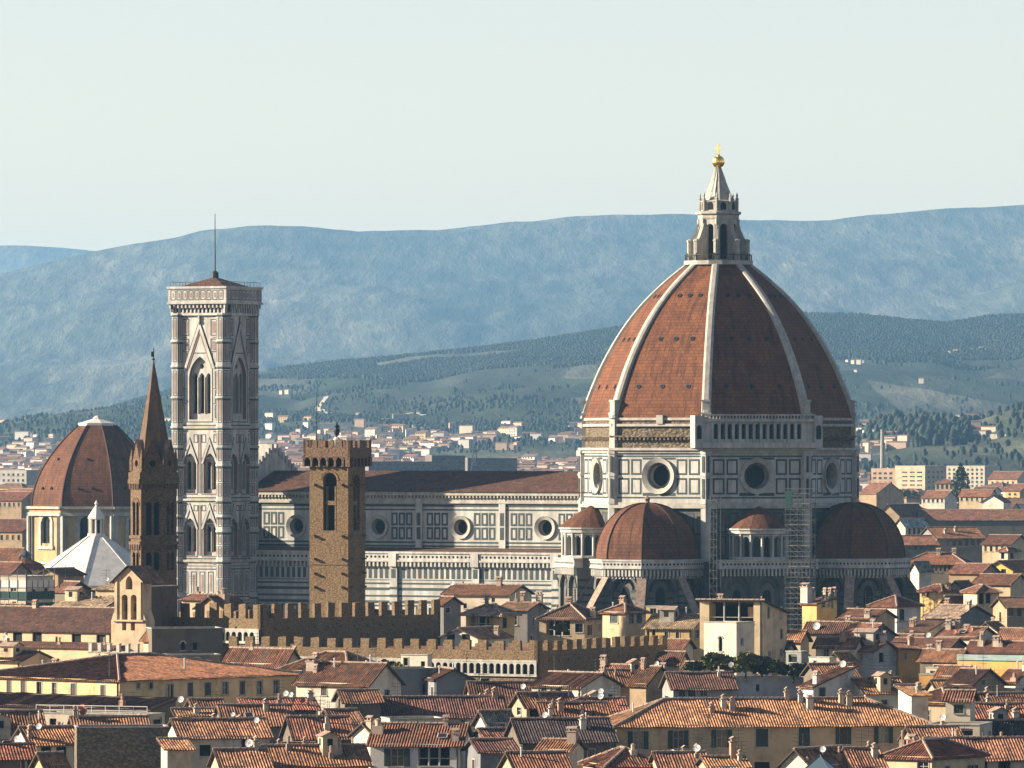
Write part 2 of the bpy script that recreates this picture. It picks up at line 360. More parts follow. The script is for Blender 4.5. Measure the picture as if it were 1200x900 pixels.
def spot_on_hill(px, py):
    Y = np.linspace(5400, 10000, 900); q = CY-(land_z(px2x(px, Y), Y)-EYE)*F/Y
    k = np.argmax(q <= py); return (px, float(Y[k]))
track([spot_on_hill(*p) for p in ((436, 496), (452, 497), (470, 498), (486, 499.5), (500, 502))], 22); track([spot_on_hill(*p) for p in ((376, 466), (380, 474), (378, 480), (384, 487))], 9); track([spot_on_hill(*p) for p in ((468, 487), (480, 485), (492, 488))], 9)
# the air between: one closed box
def haze():
    m = D.materials.new('haze_air'); m.use_nodes = True; n = m.node_tree.nodes; n.clear()
    o = n.new('ShaderNodeOutputMaterial'); v = n.new('ShaderNodeVolumePrincipled')
    v.inputs['Color'].default_value = HAZE_COL; v.inputs['Density'].default_value = HAZE_D; v.inputs['Anisotropy'].default_value = .1
    m.node_tree.links.new(v.outputs[0], o.inputs['Volume'])
    b = MB(); b.box(-31000, 31000, -600, 41000, -4, 715, 0)
    return tag(b.build('haze', m), kind='stuff')
HAZE_COL = (.245, .50, .78, 1); HAZE_D = 3.1e-5
haze()
# ------------------------------------------------------------------ the cathedral
TH = -29.3
cath = thing('cathedral', 'vast white and green marble cathedral with the great red tiled ribbed dome and long nave', 'cathedral', (41, 1400, 0), TH)
def polar(r, a): return (r*math.cos(rad(a)), r*math.sin(rad(a)))
def oct_frame(k, apo, w, z=0, ctr=(0, 0)):
    a = -90+45*k; N = (math.cos(rad(a)), math.sin(rad(a))); U = (-N[1], N[0])
    return fr_of((ctr[0]+N[0]*apo-U[0]*w/2, ctr[1]+N[1]*apo-U[1]*w/2, z), U, N)
R0 = 27.1; A0 = R0*math.cos(rad(22.5)); W0 = 2*R0*math.sin(rad(22.5))
S4 = [MARBLE, GREEN, PINK, DARK]; S4G = [GRIMY_SHADED, GREEN, PINK, DARK]
def panel(b, f, u0, v0, u1, v1, t=.32):
    b.frame(f, u0, v0, u1, v1, t, 1)
# body below the drum and the drum itself
b = MB()
for k in range(8):
    f = oct_frame(k, A0, W0)
    b.wall(f, rect_h(0, 0, W0, 42.4))
    for r, (v0, v1) in enumerate(((37.6, 41.6), (33.0, 37.0), (27, 32))):
        for u in (2.2, 4.6, 13.8, 16.2): panel(b, f, u, v0, u+2.0, v1, .34)
    for v in (42.0, 37.2, 32.5): b.rect(f, 0, v, W0, v+.28, 1)
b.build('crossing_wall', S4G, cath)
b = MB(); bo = []
for k in range(8):
    f = oct_frame(k, A0, W0)
    b.wall(f, rect_h(0, 42.4, W0, 53.2), [circ_h(W0/2, 48.7, 2.75)], 2.4, 0, 0, 3)
    c = W0/2
    for u0, u1 in ((c-9.0, c-6.6), (c-6.2, c-3.9), (c+3.9, c+6.2), (c+6.6, c+9.0)):
        for v0, v1 in ((45.1, 48.3), (48.9, 52.0)): panel(b, f, u0, v0, u1, v1, .36)
    for v in (44.3, 52.4): b.rect(f, 0, v, W0, v+.3, 1)
    for s in (-1, 1):
        for u in (c+s*2.0,):
            for v0, v1 in ((44.8, 45.4), (51.9, 52.3)): b.rect(f, u-1.6, v0, u+1.6, v1, 1)
b.build('drum_wall', S4, cath)
for k in range(8):
    f = oct_frame(k, A0, W0); b = MB(); b.ring(f, W0/2, 48.7, 2.6, 3.55, .15, .55, 0, 36); b.ring(f, W0/2, 48.7, 2.1, 2.75, -1.6, -.1, 0, 36)
    b.build('oculus', TRIM, cath)
b = MB()
for z0, z1, o in ((42.4, 43.0, .9), (43.0, 43.5, .5), (53.2, 53.7, .5), (53.7, 54.2, 1.0)):
    b.lathe([(R0+o, z0), (R0+o, z1), (R0-.6, z1)], n=8, rot=-112.5); b.lathe([(R0-.6, z0), (R0+o, z0)], n=8, rot=-112.5)
b.build('drum_cornice', TRIM, cath)
for k in range(8):                                   # corner piers
    a = -112.5+45*k; b = MB()
    x, y = polar(R0-.25, a); b.lathe([(1.15, 32), (1.15, 54.2)], x, y, 6, a)
    for z in (43.2, 48.6, 53): b.lathe([(1.3, z), (1.3, z+.5)], x, y, 6, a, 0); b.lathe([(1.3, z+.5), (1, z+.5)], x, y, 6, a, 0)
    for j in (-1, 0):
        for v0, v1 in ((44.3, 48.2), (49.4, 52.6)):
            t0 = rad(a+60*j+18); t1 = rad(a+60*j+42); r = 1.17
            b.face([(x+r*math.cos(t0), y+r*math.sin(t0), v0), (x+r*math.cos(t1), y+r*math.sin(t1), v0), (x+r*math.cos(t1), y+r*math.sin(t1), v1), (x+r*math.cos(t0), y+r*math.sin(t0), v1)], 1)
    b.build('corner_pier', S4, cath)
# unfinished masonry band, the marble gallery on one side
b = MB()
for k in range(8):
    if k == 1: continue
    f = oct_frame(k, A0-.3, W0-.2)
    b.wall(f, rect_h(0, 54.2, W0, 60.1), (), .3, 0)
    b.fbox(f, 0, W0, 58.4, 58.9, 0, .55, 1); b.fbox(f, 0, W0, 59.6, 60.1, 0, .35, 1)
    for i in range(22): b.fbox(f, .6+i*.9, 1.0+i*.9, 55.7, 56.3, 0, .7, 0)
    b.fbox(f, 0, W0, 56.3, 56.6, 0, .8, 0)
    if k in (0,): b.fbox(f, 9.9, 11.3, 58.9, 60.6, .0, .8, 1)
b.build('masonry_band', [ROUGH, TRIM], cath)
g = MB(); f = oct_frame(1, A0+1.0, W0+2.0); WG = W0+2.0
hs = [arch_h(2.3+i*1.42, 55.9, 3.2+i*1.42, 58.9) for i in range(13)]
g.wall(f, rect_h(0, 54.2, WG, 60.0), hs, 1.0, 0, 0, 3)
for i in range(14): g.fbox(f, 1.62+i*1.42+.1, 1.62+i*1.42+.42, 55.2, 59.4, 0, .22)
g.fbox(f, -.3, WG+.3, 54.2, 55.2, 0, .8); g.fbox(f, -.3, WG+.3, 59.3, 59.8, 0, .7); g.fbox(f, -.3, WG+.3, 60.5, 60.75, 0, .35)
for i in range(34): g.fbox(f, .1+i*.66, .32+i*.66, 59.8, 60.5, .1, .3)
for s in (0, WG):                                    # returns round the corners
    for j in (-1.6, 0):
        pass
g.fbox(f, -1.7, .0, 54.2, 60.5, -2.6, .5); g.fbox(f, WG, WG+1.7, 54.2, 60.5, -2.6, .5)
for u in (-1.35, WG+.35):
    g.wall(lambda U, V, d=0: f(U, V, d+.53), arch_h(u, 55.9, u+1.0, 58.6), (), .1, 3)
g.build('marble_gallery', S4, cath)
# dome
PROF = [(60.0, 27.0), (61.9, 26.45), (64.2, 25.7), (66.4, 24.8), (69.8, 23.35), (73.1, 21.65), (76.5, 19.65), (79.9, 17.3), (82.8, 14.9), (85.5, 12.25), (88.2, 9.2), (90.7, 6.0)]
zz = np.linspace(60.0, 90.7, 25); rr = np.interp(zz, [p[0] for p in PROF], [p[1] for p in PROF])
rr = np.concatenate([[rr[0]], (rr[:-2]+2*rr[1:-1]+rr[2:])/4, [rr[-1]]])
prof = list(zip(rr.tolist(), zz.tolist()))
b = MB(); b.lathe(prof, n=8, rot=-112.5); b.build('dome_shell', DOMET, cath)
for k in range(8):
    a = -112.5+45*k; b = MB(); ur = Vector((math.cos(rad(a)), math.sin(rad(a)), 0)); ut = Vector((-ur.y, ur.x, 0))
    def sec(r, z, i):
        wd = .95-.25*i/24
        return [ur*(r-.9)-ut*wd+Vector((0, 0, z)), ur*(r+.28)-ut*wd+Vector((0, 0, z)), ur*(r+.62)-ut*wd*.5+Vector((0, 0, z)), ur*(r+.62)+ut*wd*.5+Vector((0, 0, z)), ur*(r+.28)+ut*wd+Vector((0, 0, z)), ur*(r-.9)+ut*wd+Vector((0, 0, z))]
    S = [sec(r, z, i) for i, (r, z) in enumerate(prof)]
    for p, q in zip(S, S[1:]):
        for i in range(5): b.face([p[i], p[i+1], q[i+1], q[i]], 0)
    b.build('dome_rib', TRIM, cath)
    b = MB(); x, y = polar(R0-.7, a)
    b.lathe([(1.15, 54.2), (1.15, 60.6), (1.4, 60.6), (1.4, 61.1), (1.05, 61.1), (1.05, 63.2), (1.25, 63.2), (1.25, 63.6), (0, 63.6)], x, y, 4, a+45); b.build('rib_pedestal', TRIM, cath)
def dome_pt(k, u, z):
    """point on web k at fraction u of its width"""
    r = float(np.interp(z, zz, rr)); p = polar(r, -112.5+45*k); q = polar(r, -67.5+45*k)
    return Vector((p[0]+(q[0]-p[0])*u, p[1]+(q[1]-p[1])*u, z))
for k in (7, 0, 1, 2):
    for z, us in ((84.2, (.3, .52, .74)), (75.6, (.3, .52, .76)), (66.2, (.2, .48, .78))):
        for u in us:
            p = dome_pt(k, u, z); n_ = (dome_pt(k, u+.01, z)-dome_pt(k, u, z)).cross(dome_pt(k, u, z+.5)-dome_pt(k, u, z-.5)).normalized()
            b = MB(); b.bar(p-n_*.3, p+n_*.14, .50, 0, 10); b.bar(p, p+n_*.16, .36, 1, 8); b.build('porthole', [IRON, DARK], cath)
# lantern
b = MB(); b.lathe([(6.2, 90.3), (6.9, 90.5), (6.9, 91.3), (0, 91.3)], n=16, rot=-101.25); b.build('lantern_platform', TRIM, cath)
b = MB()
for i in range(40):
    x, y = polar(6.6, i*9); b.bar((x, y, 91.3), (x, y, 92.5), .07, 0, 4)
    if i % 4 == 0: x, y = polar(6.3, i*9+2); b.bar((x, y, 91.3), (x, y, 92.8), .14, 0, 5)
b.lathe([(6.65, 92.4), (6.65, 92.55), (6.5, 92.55)], n=40); b.build('railing', IRON, cath)
b = MB(); RL = 3.9; AL = RL*math.cos(rad(22.5)); WL = 2*RL*math.sin(rad(22.5))
for k in range(8):
    f = oct_frame(k, AL, WL); b.wall(f, rect_h(0, 91.3, WL, 100.2), [arch_h(WL/2-.78, 91.6, WL/2+.78, 98.6)], .9, 0, 0, 1)
    x, y = polar(RL, -112.5+45*k); b.bar((x, y, 91.3), (x, y, 99.6), .36, 0, 6); b.lathe([(.5, 97.4), (.55, 98.0), (.3, 98.1)], x, y, 6)
for p in ([(3.9, 99.4), (4.1, 99.8), (4.1, 100.3), (4.55, 100.6), (4.55, 101.0), (3.4, 101.3)], ): b.lathe(p, n=8, rot=-112.5)
b.build('lantern_body', [TRIM, DARK], cath)
for k in range(8):
    a = -112.5+45*k; b = MB(); ur = Vector((math.cos(rad(a)), math.sin(rad(a)), 0)); ut = Vector((-ur.y, ur.x, 0))
    pr = [(3.7, 91.3), (5.95, 91.3), (5.95, 94.8), (5.7, 95.3), (5.2, 95.8), (4.8, 96.7), (4.4, 97.6), (4.15, 98.6), (3.7, 98.9)]
    A = [ur*r-ut*.42+Vector((0, 0, z)) for r, z in pr]; B = [ur*r+ut*.42+Vector((0, 0, z)) for r, z in pr]
    b.face(A); b.face(B)
    for i in range(len(pr)): j = (i+1) % len(pr); b.face([A[i], A[j], B[j], B[i]])
    x, y = polar(5.7, a); b.lathe([(.5, 91.3), (.55, 95.0), (.66, 95.1), (.66, 95.4), (0, 95.7)], x, y, 6, a)
    b.build('lantern_buttress', TRIM, cath)
b = MB(); b.lathe([(3.6, 101.2), (3.6, 102.9), (3.8, 103.0), (3.8, 103.2), (2.4, 103.5)], n=8, rot=-112.5)
for k in range(8):
    a = -112.5+45*k; x, y = polar(3.7, a); b.lathe([(.36, 101.2), (.36, 103.5), (.42, 103.6), (.2, 103.9), (.26, 104.3), (.1, 104.7), (0, 105)], x, y, 6)
    f = oct_frame(k, 3.6*math.cos(rad(22.5))+.02, 2.8); b.wall(f, arch_h(.8, 101.4, 2.0, 102.9), (), .1, 1)
b.build('lantern_crown', [TRIM, DARK], cath)
b = MB()
for k in range(16):
    a0 = -112.5+22.5*k
    for (r0, z0), (r1, z1) in zip([(2.75, 103.1), (2.2, 105.0), (1.35, 107.3), (.55, 109.6)], [(2.2, 105.0), (1.35, 107.3), (.55, 109.6), (.42, 109.9)]):
        P = lambda r, a, z, o: (*polar(r+o, a), z)
        b.face([P(r0, a0, z0, 0), P(r0, a0+11.25, z0, .16), P(r1, a0+11.25, z1, .1), P(r1, a0, z1, 0)]); b.face([P(r0, a0+11.25, z0, .16), P(r0, a0+22.5, z0, 0), P(r1, a0+22.5, z1, 0), P(r1, a0+11.25, z1, .1)])
b.build('lantern_spire', TRIM, cath)
b = MB(); b.lathe([(.45, 109.5), (.55, 109.7), (.3, 109.9)]+[(1.25*math.sin(t), 111.0-1.25*math.cos(t)) for t in np.linspace(.25, 2.9, 12)]+[(.3, 112.2), (.35, 112.4), (.1, 112.5)], n=24)
ball = b.build('golden_ball', GOLD, cath, smooth=True)
b = MB(); b.box(-.14, .14, -.14, .14, 112.4, 114.6); b.box(-.7, .7, -.13, .13, 113.5, 113.8); b.build('cross', GOLD, ball)
# tribunes
def tribune(phi):
    c = polar(30, phi); k0 = int(round((phi+90)/45))
    R = 10.7; b = MB(); prf = [(R*.94*math.cos(t)**.92 if t < 1.57 else 0, 32.6+10.8*math.sin(t)) for t in np.linspace(0, math.pi/2, 13)]
    b.lathe(prf, c[0], c[1], 8, phi+22.5)
    d_ = b.build('tribune_dome', DOMET2, cath)
    b = MB()
    for k in range(8):
        a = phi+22.5+45*k
        for (r0, z0), (r1, z1) in zip(prf, prf[1:]):
            if r0 > .3: b.bar((c[0]+r0*math.cos(rad(a)), c[1]+r0*math.sin(rad(a)), z0+.05), (c[0]+r1*math.cos(rad(a)), c[1]+r1*math.sin(rad(a)), z1+.05), .16, 0, 5)
    b.build('ridge', DOMET2, d_)
    b = MB(); b.lathe([(.8, 43.2), (.5, 43.8), (.65, 44.3), (0, 45.0)], c[0], c[1], 8); b.build('finial', RIDGE, d_)
    b = MB(); Rw = 10.4; Aw = Rw*math.cos(rad(22.5)); Ww = 2*Rw*math.sin(rad(22.5))
    fins = []
    for k in range(-2, 3):
        f = oct_frame(k0+k, Aw, Ww, 0, c)
        b.wall(f, rect_h(0, 0, Ww, 30.4), [arch_h(1.3, 15, Ww-1.3, 29.3)], .75, 0, 0, 0)
        fi = lambda u, v, d=0, f=f: f(u, v, d-.70)
        b.wall(fi, arch_h(Ww/2-.95, 15.5, Ww/2+.95, 27.4, True), (), 0, 3)
        for v in np.arange(15.4, 27, 1.35): b.rect(fi, 1.32, v, Ww/2-1.2, v+.4, 1, .02); b.rect(fi, Ww/2+1.2, v, Ww-1.32, v+.4, 1, .02)
        b.ring(f, Ww/2, 29.3-(Ww-2.6)/2, (Ww-2.6)/2-.05, (Ww-2.6)/2+.55, .1, .3, 0, 16, 0, 180)
        b.ring(f, Ww/2, 29.3-(Ww-2.6)/2, (Ww-2.6)/2-.9, (Ww-2.6)/2-.6, -.6, -.55, 1, 16, 0, 180)
        for v in np.arange(1, 24, 1.35): b.rect(f, .1, v, 1.25, v+.4, 1); b.rect(f, Ww-1.25, v, Ww-.1, v+.4, 1)
        for u in (.15, Ww-1.0): panel(b, f, u, 25.2, u+.85, 29.6, .2)
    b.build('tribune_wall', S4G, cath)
    for k in range(-1, 3) if True else ():
        a = phi-22.5+45*(k) if k < 3 else 0
        a = phi-67.5+45*k if False else phi+(k-.5)*45
        b = MB(); ur = Vector((math.cos(rad(a)), math.sin(rad(a)), 0)); ut = Vector((-ur.y, ur.x, 0)); cc = Vector((*c, 0)); th = .75
        pr = [(9.4, 0), (16.4, 0), (16.4, 20.4), (10.2, 29.4), (9.4, 29.4)]
        A = [cc+ur*r-ut*th+Vector((0, 0, z)) for r, z in pr]; B = [cc+ur*r+ut*th+Vector((0, 0, z)) for r, z in pr]
        b.face(A, 0); b.face(B, 0); b.face([A[1], A[2], B[2], B[1]], 0)
        o = Vector((0, 0, .12)); e = ut*.2
        b.face([A[2]-e+o, A[3]-e+o, B[3]+e+o, B[2]+e+o], 1); b.face([A[2]-e, A[3]-e, A[3]-e+o, A[2]-e+o], 1); b.face([B[2]+e, B[3]+e, B[3]+e+o, B[2]+e+o], 1)
        for v in np.arange(1, 27, 1.35):
            re = 16.3 if v < 20 else 16.3-(v-20)*.68
            for P, s in ((A, -1), (B, 1)):
                q = cc+ut*s*(th+.04); b.face([q+ur*10+Vector((0, 0, v)), q+ur*re+Vector((0, 0, v)), q+ur*re+Vector((0, 0, v+.42)), q+ur*10+Vector((0, 0, v+.42))], 2)
        b.build('sloping_buttress', [GRIMY_SHADED, RIDGE, GREEN], cath)
    gallery_ring(c, 10.4, 8, phi+22.5, 30.4)
def gallery_ring(c, R, n, rot, z, name='cornice_gallery'):
    b = MB(); Ro = R+.9
    b.lathe([(R, z), (Ro, z+.35), (Ro, z+.65), (Ro-.12, z+.65), (Ro-.12, z+1.8), (Ro+.08, z+1.8), (Ro+.08, z+2.15), (R-.8, z+2.15)], c[0], c[1], n, rot)
    for k in range(n):
        p = Vector((*[c[i]+polar(Ro-.12, rot+360/n*k)[i] for i in (0, 1)], 0)); q = Vector((*[c[i]+polar(Ro-.12, rot+360/n*(k+1))[i] for i in (0, 1)], 0))
        U = (q-p).normalized(); L = (q-p).length; N = Vector((U.y, -U.x, 0)); f = fr_of((p.x, p.y, 0), U, N); m = max(2, int(L/.75))
        for i in range(m):
            u = L*(i+.5)/m
            b.wall(f, circ_h(u, z+1.22, .24, 6), (), 0, 3, off=.03)
            b.fbox(f, u-.18, u+.18, z-1.1, z+.1, -.9, -.15, 0); b.fbox(f, u-.18, u+.18, z-1.6, z-1.1, -.9, -.5, 0)
    return b.build(name, S4, cath)
tribune(-90); tribune(0); tribune(90)
# diagonal blocks with the small half-round exedrae on top
def exedra(phi):
    N = (math.cos(rad(phi)), math.sin(rad(phi))); U = (-N[1], N[0]); hw = 9.6
    f = fr_of((N[0]*32-U[0]*hw, N[1]*32-U[1]*hw, 0), U, N); b = MB()
    b.wall(f, rect_h(0, 0, 2*hw, 30.4), [arch_h(1+i*6.2, 17, 6.0+i*6.2, 29.2) for i in range(3)], .7, 0, 0, 0)
    for s in (0, 2*hw):
        b.face([f(s, 0, 0), f(s, 0, -11), f(s, 32.4, -11), f(s, 32.4, 0)], 0)
        for v in np.arange(1, 29, 1.5): b.face([f(s+(.04 if s else -.04), v, 0), f(s+(.04 if s else -.04), v, -11), f(s+(.04 if s else -.04), v+.5, -11), f(s+(.04 if s else -.04), v+.5, 0)], 1)
    b.face([f(0, 30.4, 0), f(2*hw, 30.4, 0), f(2*hw, 30.4, -12), f(0, 30.4, -12)], 0)
    for i in range(3):
        b.ring(f, 3.5+i*6.2, 26.7, 2.45, 2.95, .1, .25, 0, 16, 0, 180); fi = lambda u, v, d=0: f(u, v, d-.66)
        b.wall(fi, arch_h(2.7+i*6.2, 17.4, 4.3+i*6.2, 26.6), (), 0, 3)
        b.ring(fi, 3.5+i*6.2, 26.7, 1.3, 1.6, .02, .03, 1, 16, 0, 180)
    for v in np.arange(1, 17, 1.4): b.rect(f, .1, v, 2*hw-.1, v+.45, 1)
    b.fbox(f, -.1, 2*hw+.1, 16.2, 16.7, 0, .3, 0)
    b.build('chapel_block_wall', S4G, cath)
    b = MB(); n = 25
    b.fbox(f, -.5, 2*hw+.5, 30.7, 31.05, -1, .9); b.fbox(f, -.4, 2*hw+.4, 31.05, 32.2, -1, .75); b.fbox(f, -.55, 2*hw+.55, 32.2, 32.5, -1, .95)
    for i in range(n):
        u = 2*hw*(i+.5)/n; b.wall(f, circ_h(u, 31.6, .24, 6), (), 0, 3, off=.78)
        b.fbox(f, u-.18, u+.18, 29.3, 30.7, 0, .7, 0)
    b.build('cornice_gallery', S4, cath)
    c = (N[0]*26.4, N[1]*26.4); R = 5.6; b = MB(); m = 9
    for i in range(m):
        a0 = phi-101.25+22.5*i; a1 = a0+22.5; p = polar(R, a0); q = polar(R, a1); L = math.hypot(q[0]-p[0], q[1]-p[1]); u_ = ((q[0]-p[0])/L, (q[1]-p[1])/L)
        ff = fr_of((c[0]+p[0], c[1]+p[1], 0), u_, (u_[1], -u_[0]))
        b.wall(ff, rect_h(0, 32.4, L, 38.2), [arch_h(.42, 33.0, L-.42, 36.9)], .9, 0, 0, 3 if i % 2 == 0 else 1)
        b.bar((c[0]+p[0], c[1]+p[1], 32.4), (c[0]+p[0], c[1]+p[1], 37.4), .26, 0, 6)
        b.frame(ff, .3, 32.6, L-.3, 37.0, .12, 1, .05)
    b.lathe([(R, 37.3), (R+.5, 37.5), (R+.5, 38.0), (R+.8, 38.2), (R+.8, 38.5), (R-.5, 38.5)], c[0], c[1], 16, phi-101.25); b.lathe([(R, 32.4), (R+.3, 32.5), (R+.3, 32.9), (R, 33.0)], c[0], c[1], 16, phi-101.25)
    b.build('exedra_wall', S4, cath)
    b = MB(); prf = [(R+.75, 38.5), (R-.6, 39.7), (R-2.4, 41.0), (R-4.1, 42.0), (.15, 42.8)]
    b.lathe(prf, c[0], c[1], 20, phi); b.build('exedra_roof', DOMET2, cath)
for phi in (-45, -135, 45, 135): exedra(phi)
# nave
X0, X1 = -103.0, -21.0; LN = X1-X0
fa = fr_of((X0, -19.5, 0), (1, 0), (0, -1)); b = MB()
b.wall(fa, rect_h(0, 0, LN, 33.2))
PIL = [-26.0-X0, -44.2-X0, -63.1-X0, -82.0-X0, 1.2]
b.rect(fa, 0, 27.6, LN, 27.75, 1); b.rect(fa, 0, 30.35, LN, 30.5, 1)
u = .6
while u < LN-1: b.rect(fa, u, 28.0, u+.72, 30.1, 1); u += 1.28
for v, t in ((26.8, .35), (25.6, .55), (24.3, .35), (23.0, .55), (18.6, .4), (17.3, .4), (9, .5), (7, .5)): b.rect(fa, 0, v, LN, v+t, 1)
u = .5
while u < LN-2: panel(b, fa, u, 19.3, u+1.7, 22.7, .36); panel(b, fa, u, 10.4, u+1.7, 16.8, .3); u += 2.15
for u in PIL:
    b.fbox(fa, u-.85, u+.85, 0, 30.6, 0, .5, 0)
    for v in np.arange(1, 26, 1.55): b.rect(fa, u-.83, v, u+.83, v+.5, 1, .54)
    panel(b, fa, u-.8, 27.7, u+.8, 30.2, .25) ; b.rect(fa, u-.45, 28.1, u+.45, 29.9, 1, .56)
for i in range(4):                                       # tall gabled windows of the bays, mostly behind the houses
    u = PIL[1]-9.4-18.9*(i-1)
    if u > 3: b.wall(fa, arch_h(u-1.2, 9, u+1.2, 21.6, True), (), 0, 3, off=.06); b.frame(fa, u-1.9, 8.5, u+1.9, 22.6, .4, 0, .3)
for s in (1,):
    b.face([(X0, 19.5, 0), (X1, 19.5, 0), (X1, 19.5, 33.2), (X0, 19.5, 33.2)], 0)
b.build('aisle_wall', S4, cath)
b = MB()
for s in (-1, 1): b.face([(X0, s*19.5, 33.0), (X1, s*19.5, 33.0), (X1, s*10, 34.1), (X0, s*10, 34.1)], 0, [(0, 0), (LN, 0), (LN, 9.6), (0, 9.6)])
b.build('aisle_roof', TILE, cath, (.15, .075, .05))
b = MB()
b.fbox(fa, -.2, LN, 31.35, 31.7, -.4, .9); b.fbox(fa, -.2, LN, 31.7, 33.0, -.4, .72); b.fbox(fa, -.2, LN, 33.0, 33.4, -.4, .95); b.fbox(fa, -.2, LN, 30.5, 30.75, 0, .3)
u = .3
while u < LN-.5:
    b.fbox(fa, u-.2, u+.2, 30.4, 31.35, 0, .75); b.rect(fa, u+.2, 30.8, u+.75, 31.3, 3, .05); b.wall(fa, circ_h(u+.4, 32.35, .27, 6), (), 0, 3, off=.75); u += .95
for u in PIL: b.fbox(fa, u-.9, u+.9, 30.4, 33.1, 0, 1.0)
b.build('cornice_gallery', S4, cath)
fc = fr_of((X0, -10.3, 0), (1, 0), (0, -1)); b = MB(); OC = [-33.6-X0, -53.0-X0, -72.2-X0, -91.5-X0]
b.wall(fc, rect_h(0, 33.2, LN, 45.3), [circ_h(u, 38.2, 1.75) for u in OC], 1.4, 0, 0, 3)
for v, t in ((42.3, .5), (41.55, .3), (34.95, .35), (34.2, .35)): b.rect(fc, 0, v, LN, v+t, 1)
for i, u in enumerate(OC):
    for s in (-1, 1):
        for j in range(3):
            c = u+s*(3.75+j*1.72)
            for v0, v1 in ((35.7, 38.2), (38.5, 41.1)): b.frame(fc, c-.74, v0, c+.74, v1, .40, 1)
for i in range(5):
    u = OC[0]+9.55-19.3*i
    if 0 < u < LN:
        b.fbox(fc, u-.75, u+.75, 33.2, 44.0, 0, .35, 0)
        for v0, v1 in ((35.7, 38.2), (38.5, 41.1)): b.rect(fc, u-.45, v0, u+.45, v1, 1, .38)
b.face([(X0, 10.3, 33), (X1, 10.3, 33), (X1, 10.3, 45.3), (X0, 10.3, 45.3)], 0)
b.build('clerestory_wall', S4, cath)
for u in OC:
    b = MB(); b.ring(fc, u, 38.2, 1.62, 2.35, .12, .4, 0, 30); b.ring(fc, u, 38.2, 1.3, 1.75, -1.2, -.1, 0, 30); b.build('oculus', TRIM, cath)
b = MB(); b.fbox(fc, 0, LN, 43.0, 43.4, 0, .45); b.fbox(fc, 0, LN, 43.4, 44.6, 0, .25); b.fbox(fc, 0, LN, 44.6, 45.3, 0, .9)
u = .3
while u < LN: b.fbox(fc, u, u+.3, 44.1, 44.6, .25, .8); u += .8
b.build('nave_cornice', TRIM, cath)
b = MB()
for s in (-1, 1):
    L = math.hypot(11.5, 4.1); b.face([(X0, s*11.5, 45.3), (X1+.5, s*11.5, 45.3), (X1+.5, 0, 49.5), (X0, 0, 49.5)], 0, [(0, 0), (LN, 0), (LN, L), (0, L)])
b.build('nave_roof', TILE, cath, (.12, .052, .032))
b = MB()                                                 # screen of the west front
out = [(-21.5, 0), (21.5, 0), (21.5, 37), (11.5, 39.5), (11.5, 47.2), (0, 54.3), (-11.5, 47.2), (-11.5, 39.5), (-21.5, 37)]
fw = fr_of((-105.2, 0, 0), (0, -1), (-1, 0)); b.slab(fw, out, [], 2.0, 0)
fe = lambda u, v, d=0: (-103.15+d, u, v)
b.wall(fe, [(-11.3, 45), (11.3, 45), (11.3, 46.8), (0, 53.6), (-11.3, 46.8)], (), 0, 0, off=.0)
for s in (-1, 1):
    for i in range(9):
        t = (i+.3)/9; u = s*(11.5-11.5*t); z = 47.2+7.1*t; b.box(-105.4, -102.9, u-.42, u+.42, z-.4, z+1.15, 0)
b.build('west_front', S4, cath)
# scaffolding tower against the apse
sc_ = thing('scaffolding_tower', 'tall grey metal scaffolding tower rising beside the dark right hand apse dome', 'scaffolding', (px2x(938, 1347), 1347, 0), TH)
b = MB(); n0 = 6
for i in range(3):
    for j in range(2): b.bar((-2.6+2.6*i, -1.1+2.2*j, 0), (-2.6+2.6*i, -1.1+2.2*j, 46.5 if i else 44), .085, 0, 5)
b.build('pole', STEEL, sc_)
b = MB()
for k in range(23):
    z = 1.5+2*k
    for j in (-1.1, 1.1): b.bar((-2.9, j, z), (2.9, j, z), .065, 0, 4); b.bar((-2.9, j, z+.9), (2.9, j, z+.9), .05, 0, 4)
    for i in (-2.6, 0, 2.6): b.bar((i, -1.3, z), (i, 1.3, z), .06, 0, 4)
b.build('ledger_rail', STEEL, sc_)
b = MB()
for k in range(22):
    z = 1.5+2*k; s = 1 if k % 2 else -1
    for j in (-1.12, 1.12): b.bar((-2.6*s, j, z), (0, j, z+2), .055, 0, 4); b.bar((0, j, z), (2.6*s, j, z+2), .055, 0, 4)
b.build('diagonal_brace', STEEL, sc_)
b = MB()
PLANK = M('scaffold_planks', (.2, .16, .11), .9, .3, 2)
for k in range(1, 23, 2): b = MB(); b.box(-2.6, 2.6, -1.0, 1.0, 1.55+2*k, 1.62+2*k); b.build('deck', PLANK, sc_)
NETD = M('dark_teal_netting', (.008, .045, .045), .9, .3, 1)
b = MB(); b.box(-2.6, -1.2, -1.25, -1.2, 42.6, 46.0); b.build('netting', NETD, sc_)
s2 = thing('scaffolding_lift', 'slim pale scaffolding strip climbing the shaded corner pier left of the cone roofed exedra', 'scaffolding', (px2x(838, 1362), 1362, 0), TH)
b = MB()
for i in (-.8, .8):
    for j in (-.8, .8): b.bar((i, j, 0), (i, j, 45), .045, 0, 4)
for k in range(30):
    z = 1.5*k+.5; s = 1 if k % 2 else -1
    b.bar((-.8, -.8, z), (.8, -.8, z), .05, 0, 4); b.bar((.8*s, -.8, z), (-.8*s, -.8, z+1.5), .045, 0, 4); b.bar((.8, -.8, z), (.8, .8, z), .05, 0, 4)
b.build('lattice_frame', STEEL, s2)
